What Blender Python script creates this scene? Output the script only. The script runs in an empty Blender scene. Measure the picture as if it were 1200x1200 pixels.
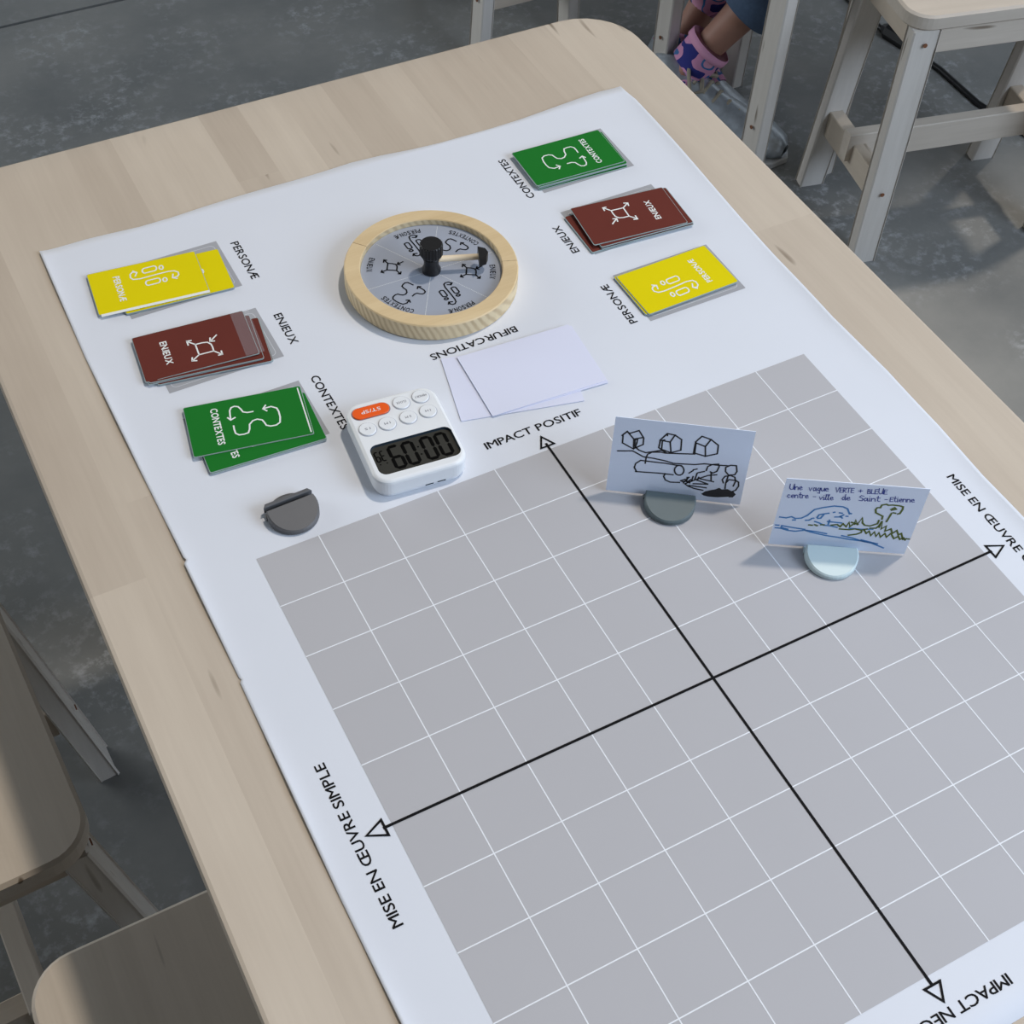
import bpy, bmesh, math, random
from mathutils import Matrix, Vector
S = 0.05          # one printed grid cell = 5 cm; lengths below are written in cells
TZ = 0.74         # height of the table top
scn = bpy.context.scene
COL = scn.collection

# ---------------------------------------------------------------- camera, light, exposure
cam_data = bpy.data.cameras.new('camera')
cam = bpy.data.objects.new('camera', cam_data)
COL.objects.link(cam)
cam_data.lens = 48.510; cam_data.sensor_width = 36.0; cam_data.clip_start = 0.05
rx = Vector((0.88295134, -0.46764997, 0.04123643))
ry = Vector((-0.34217872, -0.70120738, -0.62547737))
rz = Vector((0.32141976, 0.53815585, -0.77915186))
M = Matrix((rx, -ry, -rz)).transposed().to_4x4()
M.translation = Vector((-0.40007633, -0.37723038, 0.83070936 + TZ))
cam.matrix_world = M
scn.camera = cam
scn.view_settings.view_transform = 'Standard'
scn.view_settings.look = 'None'
scn.view_settings.exposure = -0.08
scn.view_settings.gamma = 1.0
scn.view_settings.use_curve_mapping = False

world = bpy.data.worlds.new('hall_daylight'); scn.world = world
world.use_nodes = True
bg = world.node_tree.nodes['Background']
bg.inputs[0].default_value = (0.84, 0.92, 1.0, 1)
bg.inputs[1].default_value = 0.68

sun_d = bpy.data.lights.new('sunlight', 'SUN')
sun_d.energy = 1.5; sun_d.angle = math.radians(3.5); sun_d.color = (1.0, 0.90, 0.78)
sun = bpy.data.objects.new('sunlight', sun_d); COL.objects.link(sun)
sun.rotation_euler = Vector((-0.42, -0.11, -1.0)).to_track_quat('-Z', 'Y').to_euler()
sun.location = (2, 1, 4)

# added area light for assumed daylight from the front right; no window modelled
front_fill_d = bpy.data.lights.new('assumed_front_daylight', 'AREA')
front_fill_d.shape = 'RECTANGLE'; front_fill_d.size = 1.8; front_fill_d.size_y = 1.3; front_fill_d.energy = 62; front_fill_d.color = (0.68, 0.81, 1.0)
front_fill = bpy.data.objects.new('assumed_front_daylight', front_fill_d); COL.objects.link(front_fill)
front_fill.location = (1.55, -1.5, 2.05)
front_fill.rotation_euler = (Vector((0.25, 0.2, 0.6)) - front_fill.location).to_track_quat('-Z', 'Y').to_euler()

# added area fill that brightens the far left floor
wl_d = bpy.data.lights.new('far_floor_fill', 'AREA')
wl_d.shape = 'RECTANGLE'; wl_d.size = 3.0; wl_d.size_y = 1.8; wl_d.energy = 80; wl_d.color = (0.90, 0.96, 1.0)
wl = bpy.data.objects.new('far_floor_fill', wl_d); COL.objects.link(wl)
wl.location = (-2.9, 4.2, 1.9)
wl.rotation_euler = (Vector((-0.4, 2.2, 0.0)) - wl.location).to_track_quat('-Z', 'Y').to_euler()

# ---------------------------------------------------------------- helpers
def tag(o, label=None, cat=None, group=None, kind=None):
    if label: o['label'] = label
    if cat: o['category'] = cat
    if group: o['group'] = group
    if kind: o['kind'] = kind
    return o
def empty(name, loc=(0, 0, 0), rz=0.0, label=None, cat=None, group=None):
    o = bpy.data.objects.new(name, None); COL.objects.link(o)
    o.empty_display_size = 0.02
    o.location = (loc[0]*S, loc[1]*S, TZ + loc[2]*S); o.rotation_euler = (0, 0, rz)
    return tag(o, label, cat, group)
def link(name, me, mat, parent=None):
    if mat and not me.materials: me.materials.append(mat)
    o = bpy.data.objects.new(name, me); COL.objects.link(o)
    if parent: o.parent = parent
    return o
def copy_tree(o, parent=None):
    c = o.copy(); COL.objects.link(c); c.parent = parent
    for ch in list(o.children): copy_tree(ch, c)
    return c
def mesh(verts, faces, smooth=False):
    me = bpy.data.meshes.new('m'); me.from_pydata([(v[0]*S, v[1]*S, v[2]*S) for v in verts], [], faces)
    if smooth: me.polygons.foreach_set('use_smooth', [True]*len(me.polygons))
    me.update(); return me
class MB:
    def __init__(s): s.v = []; s.f = []
    def add(s, v, f):
        n = len(s.v); s.v += [tuple(p) for p in v]; s.f += [tuple(i+n for i in q) for q in f]
    def box(s, x0, x1, y0, y1, z0, z1, c=0.0):
        if c <= 0:
            s.add([(x0,y0,z0),(x1,y0,z0),(x1,y1,z0),(x0,y1,z0),(x0,y0,z1),(x1,y0,z1),(x1,y1,z1),(x0,y1,z1)],
                  [(3,2,1,0),(4,5,6,7),(0,1,5,4),(1,2,6,5),(2,3,7,6),(3,0,4,7)])
        else:
            s.prism([(x0,y0),(x1,y0),(x1,y1),(x0,y1)], z0, z1, c)
    def prism(s, poly, z0, z1, c=0.0, top=None):
        """extrude a ccw polygon; c chamfers the upper and lower rims"""
        n = len(poly); cx = sum(p[0] for p in poly)/n; cy = sum(p[1] for p in poly)/n
        if c > 0:
            ins = inset(poly, c)
            rings = [[(x, y, z0) for x, y in ins], [(x, y, z0+c) for x, y in poly], [(x, y, z1-c) for x, y in poly], [(x, y, z1) for x, y in ins]]
        else:
            rings = [[(x, y, z0) for x, y in poly], [(x, y, z1) for x, y in poly]]
        v = [p for r in rings for p in r]; f = [tuple(reversed(range(n))), tuple(range(n*(len(rings)-1), n*len(rings)))]
        for k in range(len(rings)-1):
            for i in range(n):
                j = (i+1) % n; f.append((k*n+i, k*n+j, (k+1)*n+j, (k+1)*n+i))
        s.add(v, f)
    def bar(s, a, b, w, t, side=(0, 1, 0), w2=None, t2=None, cut=False):
        """board from a to b; w measured across `side`, t along it"""
        a = Vector(a); b = Vector(b); d = (b-a).normalized(); sd = Vector(side); sd = (sd - d*sd.dot(d)).normalized(); u = d.cross(sd)
        w2 = w2 or w; t2 = t2 or t; c = min(w, t)*0.09
        rings = []
        for p, ww, tt in ((a, w, t), (b, w2, t2)):
            ring = []
            for su, ss in ((-1,-1),(1,-1),(1,1),(-1,1)):
                for k in (0, 1):
                    du = (ww/2 - (c if (k == 0) == (su*ss > 0) else 0))*su
                    ds = (tt/2 - (0 if (k == 0) == (su*ss > 0) else c))*ss
                    q = p + u*du + sd*ds
                    if cut: q = q - d*((q.z-p.z)/d.z)
                    ring.append(q)
            rings.append(ring)
        n = 8; v = rings[0]+rings[1]
        f = [tuple(reversed(range(n))), tuple(range(n, 2*n))] + [(i, (i+1) % n, n+(i+1) % n, n+i) for i in range(n)]
        s.add(v, f)
    def lathe(s, prof, seg=48, cx=0, cy=0, ribs=None):
        v = []; f = []; n = len(prof)
        for i in range(seg):
            t = 2*math.pi*i/seg
            for k, (r, z) in enumerate(prof):
                rr = r*(ribs(k, i) if ribs else 1); v.append((cx+rr*math.cos(t), cy+rr*math.sin(t), z))
        for i in range(seg):
            j = (i+1) % seg
            for k in range(n-1): f.append((i*n+k, j*n+k, j*n+k+1, i*n+k+1))
        if prof[0][0] > 1e-6: f.append(tuple(i*n for i in reversed(range(seg))))
        if prof[-1][0] > 1e-6: f.append(tuple(i*n+n-1 for i in range(seg)))
        s.add(v, f)
    def tube(s, pts, r, seg=8, rfun=None):
        pts = [Vector(p) for p in pts]; n = len(pts); v = []; f = []
        ref = Vector((0, 0, 1))
        for i, p in enumerate(pts):
            d = (pts[min(i+1, n-1)] - pts[max(i-1, 0)]).normalized()
            a = ref if abs(d.dot(ref)) < 0.9 else Vector((1, 0, 0))
            u = d.cross(a).normalized(); w = d.cross(u)
            rr = rfun(i/(n-1)) if rfun else r
            for k in range(seg):
                t = 2*math.pi*k/seg; v.append(p + u*rr*math.cos(t) + w*rr*math.sin(t))
        for i in range(n-1):
            for k in range(seg):
                j = (k+1) % seg; f.append((i*seg+k, i*seg+j, (i+1)*seg+j, (i+1)*seg+k))
        f += [tuple(range(seg)), tuple(reversed(range((n-1)*seg, n*seg)))]
        s.add(v, f)
    def ribbon(s, pts, w, z=0.0, close=False):
        """flat pen or print stroke with mitred joins in the XY plane"""
        P = [Vector((p[0], p[1])) for p in pts]
        Q = [P[0]]
        for p in P[1:]:
            if (p-Q[-1]).length > 1e-4: Q.append(p)
        P = Q
        if len(P) < 2: return
        L = []; R = []; n = len(P)
        for i, p in enumerate(P):
            d0 = (P[i]-P[i-1]).normalized() if i else (P[1]-P[0]).normalized()
            d1 = (P[i+1]-P[i]).normalized() if i < n-1 else d0
            if close and i == 0: d0 = (P[0]-P[-2]).normalized()
            if close and i == n-1: d1 = (P[1]-P[0]).normalized()
            nn = Vector((-(d0+d1).y, (d0+d1).x))
            if nn.length < 1e-3: nn = Vector((-d0.y, d0.x))
            nn.normalize(); k = 1/max(0.55, nn.dot(Vector((-d0.y, d0.x))))
            e = Vector((0, 0))
            if not close and i == 0: e = -d0*w*0.35
            if not close and i == n-1: e = d0*w*0.35
            L.append(p+nn*w/2*k+e); R.append(p-nn*w/2*k+e)
        v = [(a.x, a.y, z) for a in L]+[(a.x, a.y, z) for a in R]
        s.add(v, [(n+i, n+i+1, i+1, i) for i in range(n-1)])
    def build(s, name, mat, parent=None, smooth=False, xf=None):
        v = s.v if xf is None else [tuple(xf @ Vector(p)) for p in s.v]
        return link(name, mesh(v, s.f, smooth), mat, parent)
def inset(poly, c):
    n = len(poly); out = []
    for i in range(n):
        p0 = Vector(poly[i-1]); p = Vector(poly[i]); p1 = Vector(poly[(i+1) % n])
        d0 = (p-p0).normalized(); d1 = (p1-p).normalized(); n0 = Vector((-d0.y, d0.x)); n1 = Vector((-d1.y, d1.x))
        m = (n0+n1)
        m = m.normalized() if m.length > 1e-6 else n0
        out.append(tuple(p + m*c/max(0.3, m.dot(n0))))
    return out
def rrect(x0, x1, y0, y1, r, seg=8):
    out = []
    for cx, cy, a in ((x1-r, y0+r, -90), (x1-r, y1-r, 0), (x0+r, y1-r, 90), (x0+r, y0+r, 180)):
        for k in range(seg+1):
            t = math.radians(a+90*k/seg); out.append((cx+r*math.cos(t), cy+r*math.sin(t)))
    return out
def circle(r, seg=48, cx=0, cy=0): return [(cx+r*math.cos(2*math.pi*i/seg), cy+r*math.sin(2*math.pi*i/seg)) for i in range(seg)]

# ---------------------------------------------------------------- materials
MATS = {}
def mat(name, col, rough=0.6, spec=0.5, metallic=0.0, noise=0.0, nscale=40.0, coat=0.0, bump=0.0):
    m = bpy.data.materials.new(name); m.use_nodes = True; nt = m.node_tree; b = nt.nodes['Principled BSDF']
    b.inputs['Base Color'].default_value = (*col, 1); b.inputs['Roughness'].default_value = rough
    b.inputs['Specular IOR Level'].default_value = spec; b.inputs['Metallic'].default_value = metallic
    b.inputs['Coat Weight'].default_value = coat
    if noise > 0 or bump > 0:
        tc = nt.nodes.new('ShaderNodeTexCoord'); n = nt.nodes.new('ShaderNodeTexNoise'); n.inputs['Scale'].default_value = nscale; n.inputs['Detail'].default_value = 4
        nt.links.new(tc.outputs['Object'], n.inputs['Vector'])
        if noise > 0:
            mx = nt.nodes.new('ShaderNodeMix'); mx.data_type = 'RGBA'
            mx.inputs[6].default_value = (*[c*(1-noise) for c in col], 1); mx.inputs[7].default_value = (*[min(1, c*(1+noise)) for c in col], 1)
            nt.links.new(n.outputs['Fac'], mx.inputs[0]); nt.links.new(mx.outputs[2], b.inputs['Base Color'])
        if bump > 0:
            bp = nt.nodes.new('ShaderNodeBump'); bp.inputs['Strength'].default_value = bump; bp.inputs['Distance'].default_value = 0.0005
            nt.links.new(n.outputs['Fac'], bp.inputs['Height']); nt.links.new(bp.outputs['Normal'], b.inputs['Normal'])
    MATS[name] = m
    return m
def wood(name, light, dark, axis='Y', scale=1.0, var=0.18, rough=0.55, spec=0.3, knots=True):
    m = bpy.data.materials.new(name); m.use_nodes = True; nt = m.node_tree; N = nt.nodes.new; Lk = nt.links.new
    b = nt.nodes['Principled BSDF']; b.inputs['Roughness'].default_value = rough; b.inputs['Specular IOR Level'].default_value = spec
    tc = N('ShaderNodeTexCoord'); oi = N('ShaderNodeObjectInfo')
    ad = N('ShaderNodeVectorMath'); ad.operation = 'MULTIPLY_ADD'
    cmb = N('ShaderNodeCombineXYZ')
    for i in range(3): Lk(oi.outputs['Random'], cmb.inputs[i])
    ad.inputs[1].default_value = (7.3, 5.1, 3.7)
    Lk(cmb.outputs[0], ad.inputs[0]); Lk(tc.outputs['Object'], ad.inputs[2])
    mp = N('ShaderNodeMapping'); st = {'X': (3, 55, 55), 'Y': (55, 3, 55), 'Z': (55, 55, 3)}[axis]
    mp.inputs['Scale'].default_value = tuple(v*scale for v in st); Lk(ad.outputs[0], mp.inputs['Vector'])
    n1 = N('ShaderNodeTexNoise'); n1.inputs['Scale'].default_value = 1.0; n1.inputs['Detail'].default_value = 5; n1.inputs['Distortion'].default_value = 0.6; Lk(mp.outputs[0], n1.inputs['Vector'])
    mp2 = N('ShaderNodeMapping'); mp2.inputs['Scale'].default_value = tuple(v*scale*6 for v in st); Lk(ad.outputs[0], mp2.inputs['Vector'])
    n2 = N('ShaderNodeTexNoise'); n2.inputs['Scale'].default_value = 1.0; n2.inputs['Detail'].default_value = 3; Lk(mp2.outputs[0], n2.inputs['Vector'])
    n3 = N('ShaderNodeTexNoise'); n3.inputs['Scale'].default_value = 9.0; n3.inputs['Detail'].default_value = 2; Lk(ad.outputs[0], n3.inputs['Vector'])
    a1 = N('ShaderNodeMath'); a1.operation = 'MULTIPLY_ADD'; a1.inputs[1].default_value = 0.55; Lk(n1.outputs['Fac'], a1.inputs[0])
    a2 = N('ShaderNodeMath'); a2.operation = 'MULTIPLY'; a2.inputs[1].default_value = 0.25; Lk(n2.outputs['Fac'], a2.inputs[0]); Lk(a2.outputs[0], a1.inputs[2])
    a3 = N('ShaderNodeMath'); a3.operation = 'MULTIPLY_ADD'; a3.inputs[1].default_value = 0.3; Lk(n3.outputs['Fac'], a3.inputs[0]); Lk(a1.outputs[0], a3.inputs[2])
    a4 = N('ShaderNodeMath'); a4.operation = 'MULTIPLY_ADD'; a4.inputs[1].default_value = var*2; Lk(oi.outputs['Random'], a4.inputs[0]); Lk(a3.outputs[0], a4.inputs[2])
    cr = N('ShaderNodeMapRange'); cr.inputs['From Min'].default_value = 0.35; cr.inputs['From Max'].default_value = 0.75+var*2
    Lk(a4.outputs[0], cr.inputs['Value'])
    mx = N('ShaderNodeMix'); mx.data_type = 'RGBA'; mx.inputs[6].default_value = (*light, 1); mx.inputs[7].default_value = (*dark, 1)
    Lk(cr.outputs[0], mx.inputs[0]); out = mx.outputs[2]
    if knots:      # small dark dashes in the grain
        mp3 = N('ShaderNodeMapping'); mp3.inputs['Scale'].default_value = {'X': (7, 60, 60), 'Y': (60, 7, 60), 'Z': (60, 60, 7)}[axis]; Lk(ad.outputs[0], mp3.inputs['Vector'])
        vo = N('ShaderNodeTexNoise'); vo.inputs['Scale'].default_value = 1.0; vo.inputs['Detail'].default_value = 1.0; Lk(mp3.outputs[0], vo.inputs['Vector'])
        r3 = N('ShaderNodeMapRange'); r3.inputs['From Min'].default_value = 0.735; r3.inputs['From Max'].default_value = 0.79; Lk(vo.outputs['Fac'], r3.inputs['Value'])
        m2 = N('ShaderNodeMix'); m2.data_type = 'RGBA'; m2.inputs[7].default_value = (dark[0]*0.35, dark[1]*0.3, dark[2]*0.25, 1)
        Lk(r3.outputs[0], m2.inputs[0]); Lk(out, m2.inputs[6]); out = m2.outputs[2]
    Lk(out, b.inputs['Base Color'])
    bp = N('ShaderNodeBump'); bp.inputs['Strength'].default_value = 0.12; bp.inputs['Distance'].default_value = 0.0004
    Lk(n2.outputs['Fac'], bp.inputs['Height']); Lk(bp.outputs[0], b.inputs['Normal'])
    MATS[name] = m
    return m
birch_y = wood('birch_along_y', (0.60, 0.52, 0.425), (0.44, 0.365, 0.29), 'Y', var=0.22)
birch_x = wood('birch_along_x', (0.63, 0.56, 0.48), (0.48, 0.42, 0.35), 'X', var=0.12)
birch_z = wood('birch_along_z', (0.70, 0.66, 0.61), (0.55, 0.51, 0.46), 'Z', var=0.12)
pine_ring = wood('pine_plywood', (0.74, 0.58, 0.35), (0.56, 0.40, 0.21), 'X', scale=1.4, var=0.1, knots=False)
pine_end = wood('pine_end_grain', (0.66, 0.50, 0.30), (0.34, 0.22, 0.11), 'Z', scale=2.6, var=0.2, knots=False)
dowel_m = mat('dowel_wood', (0.72, 0.58, 0.40), 0.6, noise=0.1, nscale=60)
plug_m = mat('copper_screw', (0.26, 0.11, 0.055), 0.45, metallic=0.4)
paper = mat('poster_paper', (0.69, 0.715, 0.775), 0.75, spec=0.25, noise=0.02, nscale=14, bump=0.08)
grey_ink = mat('printed_grey', (0.455, 0.45, 0.47), 0.75, spec=0.25, noise=0.02, nscale=12)
line_ink = mat('printed_white_line', (0.80, 0.82, 0.86), 0.75, spec=0.25)
black_ink = mat('printed_black', (0.008, 0.008, 0.009), 0.7, spec=0.08)
slot_ink = mat('printed_slot_grey', (0.37, 0.375, 0.40), 0.75, spec=0.25)
white_print = mat('white_print', (0.80, 0.82, 0.80), 0.5)
card_green = mat('green_card', (0.008, 0.165, 0.018), 0.5, spec=0.15, noise=0.06, nscale=25)
card_red = mat('maroon_card', (0.135, 0.028, 0.02), 0.45, spec=0.2, noise=0.08, nscale=25)
card_yellow = mat('yellow_card', (0.74, 0.62, 0.0), 0.5, spec=0.12, noise=0.03, nscale=25)
sleeve_m = mat('card_sleeve', (0.34, 0.42, 0.42), 0.3, spec=0.3)
cardstock = mat('blank_cardstock', (0.69, 0.71, 0.85), 0.6, spec=0.25)
sketch_stock = mat('sketch_cardstock', (0.80, 0.865, 1.0), 0.6, spec=0.25)
pen_black = mat('black_pen', (0.012, 0.012, 0.015), 0.6)
pen_blue = mat('blue_marker', (0.06, 0.24, 0.55), 0.6)
pen_ink = mat('blue_ballpoint', (0.035, 0.06, 0.32), 0.6)
pen_olive = mat('olive_marker', (0.10, 0.14, 0.015), 0.6)
grey_plastic = mat('dark_grey_plastic', (0.12, 0.12, 0.125), 0.42, spec=0.25, noise=0.05, nscale=90)
slate_plastic = mat('slate_plastic', (0.12, 0.155, 0.165), 0.42, spec=0.25, noise=0.05, nscale=90)
mint_plastic = mat('pale_mint_plastic', (0.60, 0.72, 0.73), 0.4, spec=0.3)
timer_white = mat('timer_white_plastic', (0.80, 0.82, 0.84), 0.35)
timer_orange = mat('timer_orange', (0.86, 0.105, 0.005), 0.4)
lcd_m = mat('lcd_glass', (0.045, 0.044, 0.038), 0.35, spec=0.15)
lcd_ink = mat('lcd_segment', (0.002, 0.002, 0.002), 0.6, spec=0.05)
recess_m = mat('screen_recess', (0.02, 0.035, 0.05), 0.4)
btn_ink = mat('button_print', (0.22, 0.22, 0.25), 0.6)
black_plastic = mat('black_plastic', (0.008, 0.008, 0.009), 0.38)
disc_m = mat('dial_print', (0.34, 0.37, 0.44), 0.4, noise=0.03, nscale=20)
outline_ink = mat('slot_outline_grey', (0.56, 0.57, 0.60), 0.75, spec=0.25)

KERN = {'PA': -.05, 'AC': .02, 'CA': .03, 'AT': -.03, 'XT': .01, 'TE': .05, 'TI': .05, 'NT': .05, 'UV': .04, 'VR': .04, 'CT': .04, 'T/': 0, 'GA': .02}
_gl = {}
def _glyph(ch, off):
    """outline of one letter, thickened by `off`; J is lifted onto the baseline"""
    if (ch, off) in _gl: return _gl[ch, off]
    cu = bpy.data.curves.new('t', 'FONT'); cu.body = ch; cu.size = 1.0; cu.bevel_depth = off; cu.bevel_resolution = 0; cu.resolution_u = 3; cu.fill_mode = 'FRONT'
    o = bpy.data.objects.new('t', cu); COL.objects.link(o)
    dg = bpy.context.evaluated_depsgraph_get(); dg.update()
    me = bpy.data.meshes.new_from_object(o.evaluated_get(dg))
    v = [(p.co.x, p.co.y) for p in me.vertices]; f = [tuple(p.vertices) for p in me.polygons]
    bpy.data.objects.remove(o); bpy.data.curves.remove(cu); bpy.data.meshes.remove(me)
    if ch == 'J':
        lo = min(p[1] for p in v); hi = max(p[1] for p in v); v = [(p[0], (p[1]-lo)*hi/(hi-lo)) for p in v]
    x0 = min(p[0] for p in v); x1 = max(p[0] for p in v)
    _gl[ch, off] = ([(p[0]-x0, p[1]) for p in v], f, x1-x0, max(p[1] for p in v)); return _gl[ch, off]
def text(mb, s, length, cap, xf, off=0.01, z=0.0):
    """flat lettering: baseline starts at the local origin, runs +X for `length`, capitals `cap` high"""
    lay = []; x = 0
    for i, ch in enumerate(s):
        if ch == ' ': x += .26; continue
        v, f, w, hh = _glyph(ch, off); lay.append((x, v, f)); x += w + KERN.get(s[i:i+2], .075)
    x -= .075; ky = cap/_glyph('E', off)[3]; k = length/x
    for x0, v, f in lay: mb.add([tuple(xf @ Vector(((p[0]+x0)*k, p[1]*ky, z))) for p in v], f)
def at(x, y, ang=0.0): return Matrix.Translation((x, y, 0)) @ Matrix.Rotation(math.radians(ang), 4, 'Z')

# ---------------------------------------------------------------- floor (polished concrete, saw-cut joint)
def concrete():
    m = bpy.data.materials.new('concrete'); m.use_nodes = True; nt = m.node_tree; N = nt.nodes.new; Lk = nt.links.new; b = nt.nodes['Principled BSDF']
    tc = N('ShaderNodeTexCoord')
    big = N('ShaderNodeTexNoise'); big.inputs['Scale'].default_value = 2.2; big.inputs['Detail'].default_value = 8; big.inputs['Roughness'].default_value = 0.62; Lk(tc.outputs['Object'], big.inputs['Vector'])
    sm = N('ShaderNodeTexNoise'); sm.inputs['Scale'].default_value = 45; sm.inputs['Detail'].default_value = 6; sm.inputs['Roughness'].default_value = 0.7; Lk(tc.outputs['Object'], sm.inputs['Vector'])
    mk = N('ShaderNodeTexNoise'); mk.inputs['Scale'].default_value = 5.0; mk.inputs['Detail'].default_value = 3; Lk(tc.outputs['Object'], mk.inputs['Vector'])
    r1 = N('ShaderNodeMapRange'); r1.inputs['From Min'].default_value = 0.33; r1.inputs['From Max'].default_value = 0.68; Lk(big.outputs['Fac'], r1.inputs['Value'])
    mx = N('ShaderNodeMix'); mx.data_type = 'RGBA'; mx.inputs[6].default_value = (0.135, 0.140, 0.138, 1); mx.inputs[7].default_value = (0.25, 0.245, 0.228, 1); Lk(r1.outputs[0], mx.inputs[0])
    r2 = N('ShaderNodeMapRange'); r2.inputs['From Min'].default_value = 0.50; r2.inputs['From Max'].default_value = 0.75; Lk(sm.outputs['Fac'], r2.inputs['Value'])
    r3 = N('ShaderNodeMapRange'); r3.inputs['From Min'].default_value = 0.42; r3.inputs['From Max'].default_value = 0.64; Lk(mk.outputs['Fac'], r3.inputs['Value'])
    mu = N('ShaderNodeMath'); mu.operation = 'MULTIPLY'; Lk(r2.outputs[0], mu.inputs[0]); Lk(r3.outputs[0], mu.inputs[1])
    m2 = N('ShaderNodeMix'); m2.data_type = 'RGBA'; m2.inputs[7].default_value = (0.44, 0.45, 0.46, 1); Lk(mu.outputs[0], m2.inputs[0]); Lk(mx.outputs[2], m2.inputs[6])
    Lk(m2.outputs[2], b.inputs['Base Color'])
    b.inputs['Roughness'].default_value = 0.45; b.inputs['Specular IOR Level'].default_value = 0.35
    bp = N('ShaderNodeBump'); bp.inputs['Strength'].default_value = 0.15; bp.inputs['Distance'].default_value = 0.002; Lk(sm.outputs['Fac'], bp.inputs['Height']); Lk(bp.outputs[0], b.inputs['Normal'])
    return m
conc = concrete()
fm = bpy.data.meshes.new('m')
JY0, JY1, TL = 2.196, 2.204, -0.012
R_ = 7.0
fv = [(-R_,-R_,0),(R_,-R_,0),(R_,JY0+.02,0),(-R_,JY0+.06,0), (-R_,JY0+.06,-.012),(R_,JY0+.02,-.012), (-R_,JY1+.06,-.012),(R_,JY1+.02,-.012),
      (-R_,JY1+.06,0),(R_,JY1+.02,0),(R_,R_,0),(-R_,R_,0)]
fm.from_pydata(fv, [], [(0,1,2,3),(3,2,5,4),(4,5,7,6),(6,7,9,8),(8,9,10,11)])
floor = link('floor', fm, conc); floor['kind'] = 'structure'

# ---------------------------------------------------------------- unseen hall shell: ceiling and walls added for shade, low sills toward open sides
plaster = mat('plaster', (0.20, 0.20, 0.20), 0.9)
def shell(name, boxes):
    v = []; f = []
    for x0, x1, y0, y1, z0, z1 in boxes:
        n = len(v); v += [(x0,y0,z0),(x1,y0,z0),(x1,y1,z0),(x0,y1,z0),(x0,y0,z1),(x1,y0,z1),(x1,y1,z1),(x0,y1,z1)]
        f += [tuple(n+i for i in q) for q in ((3,2,1,0),(4,5,6,7),(0,1,5,4),(1,2,6,5),(2,3,7,6),(3,0,4,7))]
    me = bpy.data.meshes.new('m'); me.from_pydata(v, [], f)
    o = link(name, me, plaster); o['kind'] = 'structure'; return o
WX0, WX1, WY0, WY1, WZ = -3.2, 5.5, -4.0, 6.0, 3.1
HX0, HX1, HY0, HY1 = 0.30, 3.6, -2.6, 1.10
shell('shade_ceiling', [(WX0, WX1, WY0, HY0, WZ, WZ+.1), (WX0, 2.0, HY1, WY1, WZ, WZ+.1), (2.0, WX1, 1.38, WY1, WZ, WZ+.1), (WX0, HX0, HY0, HY1, WZ, WZ+.1), (HX1, WX1, HY0, 1.38, WZ, WZ+.1)])  # added to darken the far floor; opening shaped to place the sun patch
shell('wall_left', [(WX0-.1, WX0, WY0-.1, 1.6, 0, WZ+.1), (WX0-.1, WX0, 1.6, WY1+.1, 0, .6), (WX0-.1, WX0, 1.6, WY1+.1, 2.9, WZ+.1)])
shell('wall_front', [(WX0, WX1, WY0-.1, WY0, 0, WZ+.1)])
shell('wall_right', [(WX1, WX1+.1, WY0-.1, WY1+.1, 0, .8), (WX1, WX1+.1, WY0-.1, WY1+.1, 2.9, WZ+.1)])
shell('wall_back', [(WX0, WX1, WY1, WY1+.1, 0, .8), (WX0, WX1, WY1, WY1+.1, 2.9, WZ+.1)])

# ---------------------------------------------------------------- table: glued birch staves, each a part
TX0, TX1, TY0, TY1, TR = -7.43, 7.45, -9.4, 15.58, 1.25
table = empty('wooden_table', (0, 0, -14.8), 0, 'long pale birch table with rounded corners carrying the printed poster', 'table')
random.seed(11)
TH = 0.46
def y_lim(x, ins, top):
    r = TR - ins; a0 = TX0+ins; a1 = TX1-ins
    e = (TY1-ins) if top else (TY0+ins)
    dx = 0
    if x < a0+r: dx = a0+r-x
    if x > a1-r: dx = x-(a1-r)
    dy = r - math.sqrt(max(0, r*r-min(dx, r)**2))
    return e-dy if top else e+dy
x = TX0; xs = [TX0]
while x < TX1-0.9:
    x += random.uniform(0.78, 0.98); xs.append(x)
xs[-1] = TX1
for i in range(len(xs)-1):
    xa, xb = xs[i], xs[i+1]
    ys = [TY0]; y = TY0 - random.uniform(0, 7)
    while True:
        y += random.uniform(7.5, 11.5)
        if y > TY1-1.6: break
        if y > TY0+1.2: ys.append(y)
    ys.append(TY1)
    for j in range(len(ys)-1):
        ya, yb = ys[j], ys[j+1]; first, last = j == 0, j == len(ys)-2
        def outline(ins):
            nn = 9 if (i < 2 or i > len(xs)-4) else 2
            lo = xa+(ins if i == 0 else 0.0); hi = xb-(ins if i == len(xs)-2 else 0.0)
            X = [lo+(hi-lo)*(k/(nn-1)) for k in range(nn)]
            if i == 0: X = [lo+(hi-lo)*(k/(nn-1))**2 for k in range(nn)]
            if i == len(xs)-2: X = [hi-(hi-lo)*(1-k/(nn-1))**2 for k in range(nn)]
            bot = [(q, y_lim(q, ins, False) if first else ya) for q in X]
            tp = [(q, y_lim(q, ins, True) if last else yb) for q in reversed(X)]
            return bot+tp
        o0 = outline(0.0); o1 = outline(0.07); n = len(o0); B = 14.8
        g = 0.002
        v = [(p[0], p[1], B-TH) for p in o1]+[(p[0], p[1], B-TH+0.07) for p in o0]+[(p[0], p[1], B-0.06) for p in o0]+[(p[0], p[1], B-0.018) for p in outline(0.02)]+[(p[0], p[1], B) for p in o1]
        f = [tuple(reversed(range(n))), tuple(range(4*n, 5*n))]
        for k in range(4):
            for a in range(n):
                b_ = (a+1) % n; f.append((k*n+a, k*n+b_, (k+1)*n+b_, (k+1)*n+a))
        link('stave', mesh(v, f), birch_y, table)
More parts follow.
